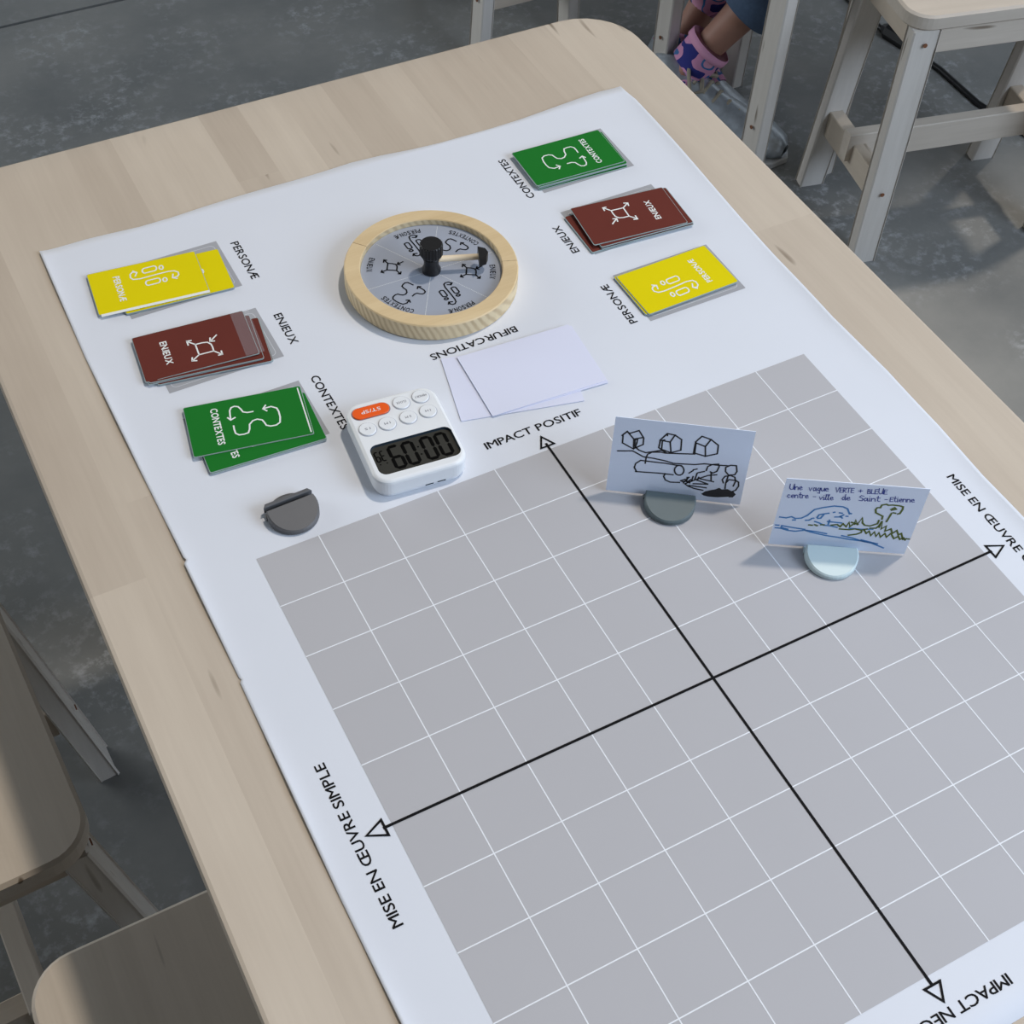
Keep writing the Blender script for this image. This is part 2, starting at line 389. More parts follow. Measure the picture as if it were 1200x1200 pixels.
for sx in (-1, 1):
    for yy in (-8.4, 13.6):
        m = MB(); m.bar((sx*5.2, yy, 14.3), (sx*5.2, yy, 0), 1.2, 1.2, cut=True); m.build('leg', birch_z, table)
for sx in (-1, 1):
    m = MB(); m.box(sx*5.2-.2, sx*5.2+.2, -7.8, 13.9, 12.9, 14.34); m.build('apron', birch_y, table)
for yy in (-8.2, 13.6):
    m = MB(); m.box(-5.0, 5.0, yy-.2, yy+.2, 12.9, 14.34); m.build('apron', birch_x, table)

# ---------------------------------------------------------------- poster
GY = 0.96       # printed rows are a little shorter than the columns
poster = empty('printed_poster', (0, 0, 0), 0, 'large white paper poster with grey gridded square and black axis arrows, spread on the table', 'poster')
def sheet():
    left = [(-5.95,12.84),(-6.01,9.96),(-5.985,7.15),(-5.955,5.28),(-5.93,5.22),(-5.985,5.16),(-5.97,2.97),(-5.95,2.93),(-5.985,2.88),(-5.99,1.35),(-6.0,-.65),(-5.98,-2.38),(-5.97,-5.73)]
    right = [(6.10,12.84),(6.17,12.35),(6.13,10.8),(6.07,8.87),(6.0,7.16),(5.98,5.29),(6.06,3.84),(6.05,2.43),(5.98,1.24),(5.99,.23),(6.0,-2),(6.0,-5.73)]
    topv = [(-5.95,12.84),(-5.05,12.85),(-3.9,12.74),(-1.87,12.84),(.23,12.86),(1.6,12.72),(3.5,12.74),(5.57,12.86),(6.10,12.84)]
    def ip(L, t, k, v):
        for a, b in zip(L[:-1], L[1:]):
            lo, hi = min(a[k], b[k]), max(a[k], b[k])
            if lo-1e-9 <= t <= hi+1e-9: return a[v]+(b[v]-a[v])*((t-a[k])/(b[k]-a[k]) if b[k] != a[k] else 0)
        return L[-1][v]
    ysr = sorted(set([p[1] for p in left+right if p[1] < 12.7] + [-5.73+k*0.37 for k in range(50) if -5.73+k*0.37 < 12.6] + [12.66]))
    ts = [0, .004, .012, .022, .04, .07] + [0.1+0.05*k for k in range(17)] + [.93, .96, .978, .988, .996, 1]
    v = []; f = []; nx = len(ts)
    rows = ysr+['top']
    for r in rows:
        for t in ts:
            if r == 'top':
                x = -5.95+12.05*t; y = ip(topv, x, 0, 1)
            else:
                x0 = ip(left, r, 1, 0); x1 = ip(right, r, 1, 0); x = x0+(x1-x0)*t; y = r
            z = 0.012
            el = max(0, 1-(t*12)/0.22); er = max(0, 1-((1-t)*12)/0.3); et = max(0, (y-12.45)/0.4)
            z += 0.045*el*el*(0.6+0.4*math.sin(y*1.7)) + 0.05*er*er*(0.6+0.4*math.sin(y*1.2+1)) + 0.05*et*et*(0.55+0.45*math.sin(x*1.5))
            v.append((x, y, z))
    for a in range(len(rows)-1):
        for b in range(nx-1):
            f.append((a*nx+b, a*nx+b+1, (a+1)*nx+b+1, (a+1)*nx+b))
    n = len(v); v += [(p[0], p[1], p[2]-0.008) for p in v]
    f += [tuple(n+i for i in reversed(q)) for q in f]
    edge = [b for b in range(nx)]+[a*nx+nx-1 for a in range(1, len(rows))]+[(len(rows)-1)*nx+b for b in range(nx-2, -1, -1)]+[a*nx for a in range(len(rows)-2, 0, -1)]
    for a, b in zip(edge, edge[1:]+edge[:1]): f.append((b, a, n+a, n+b))
    return mesh(v, f, True)
link('paper_sheet', sheet(), paper, poster)
Z1, Z2, Z3 = 0.0145, 0.0165, 0.0185
m = MB()
m.add([(-5, -5*GY, Z1), (5, -5*GY, Z1), (5, 5*GY, Z1), (-5, 5*GY, Z1)], [(0, 1, 2, 3)])
m.build('grid_panel', grey_ink, poster)
m = MB(); w = 0.018
for i in range(-4, 5):
    if i == 0: continue
    m.ribbon([(i, -5*GY), (i, 5*GY)], w, Z2); m.ribbon([(-5, i*GY), (5, i*GY)], w, Z2+0.0004)
m.build('grid_lines', line_ink, poster)
def triangle(m, x, y, ang, L=0.26, W=0.24, w=0.034):
    T = at(x, y, ang)
    P = [(0, 0), (-L, W/2), (-L, -W/2), (0, 0)]
    m.ribbon([tuple((T @ Vector((a, b, 0)))[:2]) for a, b in P], w, Z3+0.001, close=True)
m = MB()
m.ribbon([(-5.11, 0), (5.11, 0)], 0.041, Z3); triangle(m, 5.36, 0, 0); triangle(m, -5.36, 0, 180)
m.build('horizontal_axis', black_ink, poster)
m = MB()
m.ribbon([(0, -4.92), (0, 4.92)], 0.041, Z3+0.0004); triangle(m, 0, 5.09, 90, L=0.22); triangle(m, 0, -5.14, -90, L=0.22)
m.build('vertical_axis', black_ink, poster)
for s_, ln, x, y, a in (('IMPACT POSITIF', 1.76, -.91, 5.225, 0), ('MISE EN ŒUVRE COMPLEXE', 3.0, 5.455, 1.50, -90), ('MISE EN ŒUVRE SIMPLE', 2.52, -5.435, -1.29, 90),
                        ('IMPACT NEGATIF', 1.84, .92, -5.215, 180), ('BIFURCATIONS', 1.64, .82, 7.55, 180),
                        ('CONTEXTES', 1.31, -2.83, 7.93, -90), ('ENJEUX', .80, -2.82, 9.58, -90), ('PERSONÆ', 1.07, -2.82, 11.66, -90),
                        ('CONTEXTES', 1.27, 2.83, 10.49, 90), ('ENJEUX', .80, 2.82, 8.77, 90), ('PERSONÆ', 1.07, 2.82, 6.72, 90)):
    m = MB(); text(m, s_, ln, 0.145, at(x, y, a), 0.010, Z2); m.build('lettering', black_ink, poster)
for sx in (-1, 1):
    for y0 in (6.635, 8.575, 10.515):
        m = MB(); x0, x1 = (3.03, 5.03) if sx > 0 else (-5.03, -3.03)
        m.add([(x0, y0, Z1), (x1, y0, Z1), (x1, y0+1.31, Z1), (x0, y0+1.31, Z1)], [(0, 1, 2, 3)])
        sl = m.build('card_slot', slot_ink, poster)
        m = MB(); rr = rrect(x0+.09, x1-.09, y0+.09, y0+1.22, .08, 4); m.ribbon(rr+[rr[0]], 0.014, Z2, close=True); m.build('slot_outline', outline_ink, sl)

# ---------------------------------------------------------------- playing cards
STK = {"contextes":[[[-0.175,0.111],[-0.177,0.019],[-0.209,-0.045],[-0.277,-0.067],[-0.343,-0.101],[-0.365,-0.155],[-0.352,-0.21],[-0.292,-0.244],[-0.191,-0.256],[-0.09,-0.263]],[[-0.146,-0.303],[-0.084,-0.264],[-0.121,-0.188]],[[0.051,-0.243],[0.135,-0.247],[0.22,-0.24],[0.267,-0.192],[0.273,-0.114],[0.259,-0.043],[0.185,-0.01],[0.088,0.007],[0.021,0.073],[0.007,0.145],[0.045,0.218],[0.102,0.241],[0.176,0.261],[0.211,0.323],[0.213,0.416],[0.17,0.483],[0.057,0.508],[-0.064,0.51],[-0.15,0.493],[-0.208,0.411],[-0.195,0.291]],[[-0.261,0.332],[-0.192,0.278],[-0.132,0.329]]],"enjeux":[[[-0.024,0.007],[-0.025,0.121],[-0.007,0.206],[0.057,0.253],[0.136,0.261],[0.232,0.257],[0.232,0.007],[-0.024,0.007]],[[-0.024,0.007],[-0.145,-0.109]],[[-0.141,-0.036],[-0.151,-0.108],[-0.05,-0.109]],[[0.232,0.007],[0.333,-0.128]],[[0.258,-0.116],[0.334,-0.133],[0.353,-0.06]],[[0.232,0.257],[0.358,0.367]],[[0.274,0.374],[0.359,0.371],[0.356,0.308]],[[-0.123,0.392],[-0.008,0.257]],[[-0.091,0.274],[-0.008,0.255],[0.005,0.327]]],"personae":[[[-0.316,-0.131],[-0.348,-0.193],[-0.3,-0.244],[-0.214,-0.255],[-0.156,-0.221],[-0.134,-0.102],[-0.153,0.148],[-0.164,0.395],[-0.147,0.5],[-0.091,0.555],[-0.025,0.553],[0.019,0.515],[0.025,0.446]],[[-0.375,-0.181],[-0.313,-0.123],[-0.227,-0.17]],[[-0.068,0.46],[0.024,0.433],[0.068,0.503]],[[-0.388,0.19],[-0.376,0.213],[-0.345,0.226],[-0.305,0.223],[-0.273,0.206],[-0.259,0.182],[-0.252,0.01],[-0.263,-0.012],[-0.294,-0.025],[-0.334,-0.023],[-0.366,-0.006],[-0.38,0.018],[-0.388,0.19]],[[-0.293,0.338],[-0.273,0.33],[-0.259,0.317],[-0.254,0.301],[-0.26,0.287],[-0.274,0.276],[-0.295,0.271],[-0.318,0.273],[-0.339,0.281],[-0.353,0.294],[-0.357,0.309],[-0.352,0.324],[-0.337,0.335],[-0.316,0.34],[-0.293,0.338]],[[-0.053,0.183],[-0.042,0.206],[-0.011,0.218],[0.028,0.215],[0.06,0.198],[0.073,0.174],[0.078,-0.004],[0.066,-0.026],[0.035,-0.038],[-0.003,-0.036],[-0.035,-0.019],[-0.048,0.005],[-0.053,0.183]],[[0.039,0.329],[0.059,0.321],[0.073,0.308],[0.077,0.293],[0.072,0.278],[0.058,0.267],[0.037,0.262],[0.015,0.264],[-0.005,0.272],[-0.019,0.285],[-0.024,0.3],[-0.018,0.315],[-0.004,0.326],[0.017,0.331],[0.039,0.329]]],"card1":{"black":[[[-0.919,1.1],[-0.848,1.188],[-0.733,1.057],[-0.718,0.868],[-0.896,0.961],[-0.902,1.096]],[[-0.814,1.152],[-0.674,1.228],[-0.589,1.099],[-0.581,0.973],[-0.712,0.876]],[[-0.733,1.057],[-0.595,1.107]],[[-0.848,1.188],[-0.803,1.148]],[[-0.713,1.034],[-0.705,0.924]],[[-0.714,1.04],[-0.674,1.065],[-0.681,0.975],[-0.696,0.894]],[[-0.342,1.085],[-0.247,1.23],[-0.129,1.215],[-0.184,1.076],[-0.322,1.088]],[[-0.247,1.23],[-0.241,1.187]],[[-0.129,1.215],[-0.02,1.146],[-0.004,0.942],[-0.145,0.875],[-0.184,1.076]],[[-0.334,1.086],[-0.341,0.943],[-0.295,0.918],[-0.145,0.875]],[[-0.27,1.105],[-0.303,1.091],[-0.293,0.902]],[[0.192,1.128],[0.273,1.249],[0.415,1.206],[0.351,1.062],[0.202,1.113]],[[0.415,1.206],[0.54,1.113],[0.549,0.95],[0.379,0.878],[0.351,1.062]],[[0.202,1.113],[0.211,0.915],[0.379,0.878]],[[0.195,1.128],[0.193,0.906]],[[-0.953,0.797],[-0.726,0.829],[-0.646,0.789],[-0.552,0.738],[-0.388,0.729],[-0.209,0.705],[-0.08,0.675],[0.095,0.684],[0.243,0.695],[0.388,0.732],[0.588,0.731],[0.761,0.745]],[[-0.698,0.909],[-0.629,0.855],[-0.525,0.822],[-0.405,0.861],[-0.286,0.903]],[[-0.507,0.615],[-0.506,0.728],[-0.492,0.795],[-0.428,0.845],[-0.293,0.864],[-0.229,0.854],[-0.032,0.872],[0.214,0.896]],[[-0.286,0.903],[-0.205,0.857]],[[-0.616,0.43],[-0.663,0.512],[-0.648,0.595],[-0.581,0.663],[-0.379,0.659],[-0.203,0.658],[-0.025,0.644],[0.05,0.645]],[[-0.634,0.434],[-0.478,0.44],[-0.277,0.452],[-0.054,0.451]],[[0.097,0.561],[0.096,0.518],[0.081,0.482],[0.055,0.459],[0.023,0.455],[-0.009,0.469],[-0.033,0.5],[-0.046,0.54],[-0.045,0.583],[-0.03,0.619],[-0.003,0.642],[0.028,0.646],[0.06,0.632],[0.084,0.601],[0.097,0.561]],[[-0.176,0.457],[-0.194,0.398],[-0.159,0.331],[-0.079,0.299],[0.066,0.313]],[[0.074,0.348],[0.137,0.386]],[[0.122,0.311],[0.163,0.383],[0.193,0.437]],[[0.167,0.351],[0.168,0.433]],[[0.181,0.517],[0.236,0.574]],[[0.234,0.59],[0.293,0.615]],[[0.242,0.362],[0.253,0.462]],[[0.287,0.401],[0.305,0.535]],[[0.316,0.543],[0.411,0.582]],[[0.149,0.299],[0.334,0.424],[0.472,0.51],[0.605,0.545]],[[0.512,0.58],[0.536,0.42]],[[0.341,0.458],[0.326,0.39]],[[0.339,0.392],[0.498,0.342]],[[0.371,0.429],[0.578,0.4]],[[0.274,0.317],[0.498,0.339]],[[0.149,0.299],[0.206,0.257],[0.313,0.223],[0.442,0.208]],[[0.216,0.275],[0.485,0.264]],[[0.137,0.386],[0.182,0.337],[0.225,0.392]],[[0.099,0.335],[0.155,0.349],[0.222,0.326]],[[0.433,0.602],[0.445,0.685],[0.513,0.736],[0.597,0.755],[0.617,0.709],[0.595,0.609],[0.539,0.568],[0.498,0.588]],[[0.777,0.569],[0.725,0.627],[0.717,0.707],[0.784,0.758],[0.871,0.761],[0.897,0.651],[0.875,0.583],[0.778,0.563]],[[0.729,0.398],[0.702,0.46],[0.733,0.53],[0.817,0.559],[0.883,0.535],[0.909,0.457],[0.888,0.355]],[[0.78,0.553],[0.766,0.404],[0.772,0.289]],[[0.766,0.404],[0.805,0.475],[0.906,0.473],[0.956,0.447],[0.969,0.367],[0.938,0.28],[0.882,0.238]],[[0.893,0.246],[0.94,0.196],[0.91,0.142],[0.861,0.135]]],"blob":[[[0.428,0.132],[0.476,0.189],[0.566,0.232],[0.626,0.251],[0.683,0.293],[0.725,0.265],[0.811,0.284],[0.879,0.254],[0.929,0.212],[0.92,0.16],[0.836,0.131],[0.688,0.1],[0.536,0.094],[0.47,0.105]]]},"card2":{"blue":[[[-0.983,0.634],[-0.881,0.625],[-0.81,0.661],[-0.748,0.627],[-0.662,0.644],[-0.587,0.714],[-0.506,0.858],[-0.406,0.91],[-0.242,0.966],[-0.11,0.964],[-0.036,0.929],[0.019,0.818]],[[-0.435,0.68],[-0.417,0.75],[-0.335,0.783],[-0.283,0.8]],[[-0.421,0.665],[-0.379,0.677],[-0.352,0.758]],[[-0.179,0.727],[-0.103,0.736],[-0.06,0.792]],[[-0.134,0.827],[-0.089,0.822]],[[-0.222,0.824],[-0.202,0.833]],[[-0.106,0.752],[-0.064,0.713]],[[-0.02,0.762],[0.007,0.762]],[[0.026,0.832],[0.045,0.827]],[[-0.515,0.637],[-0.543,0.61]],[[-0.508,0.655],[-0.479,0.665]],[[-0.591,0.604],[-0.561,0.608]],[[-0.78,0.589],[-0.741,0.594]],[[-0.451,0.593],[-0.378,0.567],[-0.302,0.525],[-0.189,0.52],[-0.094,0.497]],[[-0.265,0.615],[-0.164,0.609],[-0.051,0.605]],[[-0.24,0.549],[-0.24,0.652]],[[-1.009,0.449],[-0.959,0.448]],[[-1.003,0.384],[-0.924,0.383],[-0.804,0.345],[-0.691,0.34],[-0.584,0.37],[-0.568,0.4],[-0.682,0.411],[-0.821,0.429],[-0.913,0.443],[-0.916,0.401],[-0.809,0.372]],[[-0.563,0.38],[-0.467,0.349],[-0.324,0.314],[-0.207,0.292],[-0.045,0.276],[0.142,0.246],[0.326,0.232],[0.493,0.199],[0.696,0.109]],[[-0.552,0.381],[-0.381,0.366],[-0.217,0.337]],[[0.013,0.318],[0.178,0.285],[0.374,0.22],[0.585,0.192]],[[0.321,0.256],[0.44,0.228],[0.561,0.196]],[[0.084,0.501],[0.264,0.497],[0.438,0.518]]],"olive":[[[0.514,0.756],[0.509,0.823],[0.444,0.86],[0.393,0.888],[0.372,0.959],[0.388,1.001],[0.431,1.006],[0.438,1.067],[0.498,1.09],[0.535,1.071],[0.587,1.084],[0.697,1.08],[0.75,1.063],[0.757,1.003],[0.741,0.908],[0.711,0.897]],[[0.59,0.984],[0.634,1.029],[0.663,0.999],[0.605,0.969]],[[0.64,0.916],[0.679,0.911]],[[0.621,0.904],[0.609,0.818],[0.593,0.708]],[[0.141,0.593],[0.14,0.696],[0.185,0.598],[0.225,0.757],[0.253,0.641],[0.297,0.594],[0.377,0.586],[0.474,0.649],[0.477,0.728]],[[0.086,0.638],[0.195,0.6]],[[0.526,0.707],[0.507,0.602],[0.476,0.546],[0.389,0.536]],[[0.516,0.568],[0.537,0.708],[0.556,0.538],[0.616,0.614],[0.623,0.494],[0.698,0.555],[0.745,0.457],[0.793,0.532],[0.84,0.433],[0.875,0.472],[0.932,0.339],[0.982,0.362]],[[-0.193,0.537],[-0.109,0.564],[-0.054,0.519],[-0.026,0.591],[0.033,0.529],[0.054,0.635],[0.087,0.535],[0.119,0.591]],[[-0.054,0.467],[0.092,0.467],[0.175,0.494],[0.269,0.477],[0.35,0.514]],[[0.11,0.34],[0.225,0.378],[0.282,0.42],[0.285,0.455]],[[0.31,0.492],[0.363,0.412],[0.394,0.468],[0.441,0.369],[0.475,0.46],[0.521,0.361],[0.544,0.45],[0.591,0.351],[0.636,0.444],[0.679,0.362],[0.723,0.454],[0.796,0.34],[0.849,0.399],[0.888,0.334],[0.934,0.374],[0.969,0.326]],[[-0.522,0.506],[-0.5,0.508]],[[-0.485,0.503],[-0.468,0.505]],[[-0.439,0.519],[-0.421,0.517]],[[-0.409,0.502],[-0.391,0.504]],[[-0.348,0.53],[-0.33,0.532]],[[-0.315,0.533],[-0.297,0.535]],[[1.004,0.358],[1.026,0.357]]],"ink":[[[-0.966,1.371],[-0.959,1.284],[-0.934,1.252],[-0.905,1.267],[-0.905,1.376]],[[-0.905,1.376],[-0.888,1.255]],[[-0.887,1.323],[-0.876,1.256]],[[-0.882,1.296],[-0.862,1.324],[-0.842,1.312],[-0.833,1.259]],[[-0.821,1.29],[-0.782,1.303],[-0.795,1.329],[-0.815,1.321],[-0.82,1.287],[-0.799,1.261],[-0.772,1.273]],[[-0.685,1.323],[-0.657,1.257],[-0.641,1.326]],[[-0.583,1.32],[-0.609,1.328],[-0.62,1.29],[-0.601,1.261],[-0.582,1.289],[-0.584,1.33]],[[-0.584,1.33],[-0.572,1.263],[-0.561,1.27]],[[-0.52,1.324],[-0.546,1.332],[-0.558,1.298],[-0.539,1.272],[-0.519,1.294],[-0.521,1.334]],[[-0.521,1.334],[-0.513,1.219],[-0.545,1.224]],[[-0.509,1.335],[-0.494,1.275],[-0.475,1.269],[-0.46,1.304],[-0.462,1.338]],[[-0.462,1.338],[-0.449,1.271]],[[-0.444,1.302],[-0.404,1.315],[-0.418,1.341],[-0.439,1.333],[-0.444,1.299],[-0.421,1.273],[-0.394,1.285]],[[-0.301,1.368],[-0.267,1.269],[-0.252,1.378]],[[-0.2,1.368],[-0.239,1.366],[-0.228,1.271],[-0.187,1.277]],[[-0.233,1.322],[-0.199,1.328]],[[-0.178,1.275],[-0.188,1.369],[-0.154,1.364],[-0.152,1.331],[-0.182,1.322],[-0.136,1.277]],[[-0.144,1.372],[-0.089,1.379]],[[-0.116,1.374],[-0.105,1.28]],[[-0.038,1.379],[-0.077,1.376],[-0.066,1.282],[-0.025,1.288]],[[-0.072,1.333],[-0.038,1.338]],[[0.033,1.331],[0.092,1.339]],[[0.059,1.36],[0.065,1.306]],[[0.173,1.287],[0.16,1.381],[0.193,1.376],[0.195,1.342],[0.169,1.337],[0.206,1.33],[0.209,1.292],[0.173,1.287]],[[0.216,1.384],[0.227,1.294],[0.266,1.296]],[[0.308,1.391],[0.266,1.388],[0.278,1.294],[0.323,1.3]],[[0.272,1.344],[0.309,1.35]],[[0.316,1.418],[0.327,1.331],[0.353,1.299],[0.381,1.314],[0.376,1.422]],[[0.376,1.422],[0.398,1.302]],[[0.44,1.399],[0.398,1.397],[0.41,1.303],[0.455,1.309]],[[0.404,1.353],[0.44,1.359]],[[-0.924,1.131],[-0.946,1.139],[-0.958,1.106],[-0.939,1.074],[-0.915,1.086]],[[-0.902,1.106],[-0.864,1.119],[-0.876,1.144],[-0.897,1.136],[-0.902,1.103],[-0.881,1.078],[-0.854,1.09]],[[-0.855,1.146],[-0.844,1.081]],[[-0.85,1.12],[-0.831,1.147],[-0.811,1.135],[-0.802,1.084]],[[-0.785,1.202],[-0.776,1.099],[-0.759,1.087],[-0.747,1.094]],[[-0.798,1.156],[-0.756,1.162]],[[-0.748,1.153],[-0.738,1.088]],[[-0.743,1.127],[-0.733,1.151],[-0.715,1.152]],[[-0.699,1.12],[-0.66,1.133],[-0.673,1.158],[-0.693,1.15],[-0.698,1.117],[-0.677,1.092],[-0.65,1.104]],[[-0.588,1.135],[-0.549,1.138]],[[-0.495,1.145],[-0.468,1.082],[-0.451,1.148]],[[-0.433,1.15],[-0.423,1.085],[-0.409,1.092]],[[-0.437,1.182],[-0.435,1.182]],[[-0.405,1.106],[-0.396,1.204],[-0.408,1.203],[-0.397,1.093],[-0.377,1.088]],[[-0.37,1.108],[-0.362,1.207],[-0.374,1.206],[-0.362,1.095],[-0.343,1.09]],[[-0.334,1.12],[-0.295,1.133],[-0.308,1.158],[-0.329,1.15],[-0.334,1.117],[-0.311,1.092],[-0.285,1.104]],[[-0.128,1.169],[-0.153,1.177],[-0.165,1.14],[-0.144,1.112],[-0.124,1.139],[-0.131,1.237]],[[-0.125,1.179],[-0.113,1.114],[-0.101,1.121]],[[-0.097,1.145],[-0.054,1.157],[-0.068,1.182],[-0.091,1.174],[-0.097,1.141],[-0.072,1.117],[-0.043,1.129]],[[0.138,1.227],[0.098,1.238],[0.08,1.204],[0.139,1.169],[0.131,1.126],[0.083,1.132]],[[0.199,1.182],[0.167,1.19],[0.153,1.153],[0.177,1.125],[0.199,1.153],[0.197,1.192]],[[0.197,1.192],[0.211,1.128],[0.225,1.135]],[[0.228,1.194],[0.239,1.13],[0.256,1.137]],[[0.222,1.227],[0.225,1.227]],[[0.254,1.196],[0.268,1.132]],[[0.261,1.17],[0.285,1.198],[0.309,1.187],[0.322,1.135]],[[0.341,1.254],[0.354,1.151],[0.375,1.139],[0.389,1.146]],[[0.325,1.207],[0.378,1.214]],[[0.449,1.19],[0.488,1.193]],[[0.564,1.247],[0.521,1.244],[0.533,1.154],[0.579,1.16]],[[0.527,1.202],[0.564,1.208]],[[0.584,1.274],[0.599,1.171],[0.616,1.159],[0.628,1.167]],[[0.573,1.228],[0.616,1.234]],[[0.63,1.225],[0.642,1.161],[0.655,1.168]],[[0.624,1.258],[0.627,1.258]],[[0.661,1.192],[0.699,1.204],[0.685,1.229],[0.665,1.221],[0.661,1.188],[0.684,1.164],[0.71,1.175]],[[0.707,1.231],[0.721,1.166]],[[0.713,1.205],[0.731,1.232],[0.752,1.221],[0.764,1.169]],[[0.765,1.235],[0.78,1.17]],[[0.772,1.209],[0.79,1.236],[0.811,1.225],[0.823,1.173]],[[0.833,1.203],[0.871,1.216],[0.857,1.241],[0.837,1.233],[0.834,1.2],[0.857,1.176],[0.883,1.187]]]}}
CW, CH, CT = 1.90, 1.08, 0.020
def card_proto(name, key, word, wl, fm_):
    r = empty(name)
    m = MB(); m.prism(rrect(-CW/2, CW/2, -CH/2, CH/2, .03, 3), CT*.25, CT*.9); m.build('card_face', fm_, r)
    m = MB(); m.prism(rrect(-CW/2-.010, CW/2+.010, -CH/2-.010, CH/2+.010, .03, 3), 0, CT*.7); m.build('sleeve', sleeve_m, r)
    m = MB()
    for st in STK[key]: m.ribbon([(b, -a) for a, b in st], 0.026, CT*.9+.0025)
    m.build('icon', white_print, r)
    m = MB(); text(m, word, wl, 0.115, at(-.545, wl/2, -90), 0.024, CT*.9+.0025); m.build('lettering', white_print, r)
    return r
protos = {'g': card_proto('playing_card', 'contextes', 'CONTEXTES', .80, card_green), 'm': card_proto('playing_card', 'enjeux', 'ENJEUX', .56, card_red), 'y': card_proto('playing_card', 'personae', 'PERSONÆ', .66, card_yellow)}
used = set()
def put_card(k, x, y, z, ang, label, group, tilt=(0, 0)):
    o = protos[k] if k not in used else copy_tree(protos[k]); used.add(k)
    o.location = (x*S, y*S, TZ+z*S); o.rotation_euler = (math.radians(tilt[0]), math.radians(tilt[1]), math.radians(ang))
    tag(o, label, 'card', group); return o
B0 = 0.020
cn = {'g': 'green', 'm': 'maroon', 'y': 'yellow'}
word_of = {'g': 'CONTEXTES', 'm': 'ENJEUX', 'y': 'PERSONÆ'}
def stack(k, side, lower, top, top_label, n_hidden=0):
    """lower: list of (x, y, ang, label), bottom first; copies fill the height between them"""
    z = B0; g = '%s %s cards in the %s stack' % (cn[k], word_of[k], side)
    for (x, y, a, lab, cnt) in lower:
        for c in range(cnt):
            dx, dy = (0, 0) if c == cnt-1 else (random.uniform(-.02, .02), random.uniform(-.02, .02))
            put_card(k, x+dx, y+dy, z, a+(0 if c == cnt-1 else random.uniform(-.7, .7)), lab if c == cnt-1 else 'one of the %s cards hidden beneath others in the %s %s stack' % (cn[k], side, cn[k]), g)
            z += CT
    x, y, a = top[:3]
    o = put_card(k, x, y, z, a, top_label, g, top[3] if len(top) > 3 else (0, 0))
    return z, o
random.seed(5)
zy, oy = stack('y', 'left', [(-4.085, 11.10, -4.6, 'yellow PERSONÆ card lying partly under the top one of left yellow stack', 2)], (-4.50, 11.215, -6.0), 'uppermost yellow PERSONÆ card of the left yellow stack, shifted left')
zt, o = stack('m', 'left', [(-4.12, 9.20, -8.6, 'lowest visible maroon ENJEUX card jutting out right and below in left maroon stack', 2), (-4.24, 9.27, -8.0, 'maroon ENJEUX card between top and lowest ones of the left maroon stack', 2)], (-4.30, 9.34, -6.0, (0, -1.2)), 'uppermost maroon ENJEUX card of the left stack, milky sleeve end')
m = MB(); m.add([(CW/2-.22, -CH/2, CT+.006), (CW/2+.1, -CH/2, CT+.006), (CW/2+.1, CH/2, CT+.006), (CW/2-.22, CH/2, CT+.006)], [(0, 1, 2, 3)])
# pale sleeve rim showing along the near edge of the yellow card
ms = MB(); ms.add([(-CW/2+.03, -CH/2-.052, CT*.5), (CW/2+.008, -CH/2-.052, CT*.5), (CW/2+.008, -CH/2+.002, CT*.95), (-CW/2+.03, -CH/2+.002, CT*.95)], [(0, 1, 2, 3)]); ms.build('sleeve_rim', white_print, oy)
film = bpy.data.materials.new('milky_film'); film.use_nodes = True; fb = film.node_tree.nodes['Principled BSDF']
fb.inputs['Base Color'].default_value = (0.6, 0.6, 0.64, 1); fb.inputs['Alpha'].default_value = 0.16; fb.inputs['Roughness'].default_value = 0.25
m.build('sleeve_end', film, o)
zg, og = stack('g', 'left', [(-4.05, 7.115, -3.5, 'green CONTEXTES card showing its end letters below the top one, left green stack', 3)], (-4.12, 7.385, -10.5), 'uppermost green CONTEXTES card of the left green stack, turned askew')
ms = MB(); ms.ribbon([(CW/2-.045, CH/2-.04), (CW/2-.03, -CH/2+.04)], .022, CT*.9+.003); ms.build('sleeve_rim', white_print, og)
stack('g', 'right', [(3.955, 11.13, -2.4, 'green CONTEXTES card just under the top one of the right green stack', 4)], (3.915, 11.17, -1.6), 'uppermost green CONTEXTES card of the right green stack near the poster corner')
stack('m', 'right', [(3.95, 9.13, -1.2, 'lowest maroon ENJEUX card poking out left in the right maroon stack', 2), (4.16, 9.09, -3.6, 'maroon ENJEUX card poking out right under the top one, right maroon stack', 3)], (4.07, 9.14, -5.6, (0, 0)), 'uppermost maroon ENJEUX card of the right maroon stack')
stack('y', 'right', [(3.96, 7.33, 0.6, 'yellow PERSONÆ card just under the top one of the right yellow stack', 2)], (3.995, 7.31, 1.4), 'uppermost yellow PERSONÆ card of the right yellow stack, beside ENJEUX cards')
right_things = [o for o in COL.objects if o.name.startswith('playing_card') and o.parent is None and 'right' in o.get('group', '')]
for o in right_things: o.rotation_euler = (0, 0, o.rotation_euler[2]+math.pi)

# ---------------------------------------------------------------- blank cards
def blank(x, y, z, a, lab, w=2.1, h=1.46):
    m = MB(); m.prism(rrect(-w/2, w/2, -h/2, h/2, .012, 2), 0, 0.012)
    o = m.build('blank_card', cardstock); o.location = (x*S, y*S, TZ+z*S); o.rotation_euler = (0, 0, math.radians(a))
    tag(o, lab, 'card', 'blank white cards below the spinner')
blank(.17, 6.42, B0, -13.0, 'lowest blank white card, its left end jutting out toward the timer')
blank(.60, 6.46, B0+.013, -4.2, 'blank white card almost covered by the topmost blank one')
blank(.57, 6.475, B0+.026, -3.0, 'topmost blank white card in front of the wooden spinner')

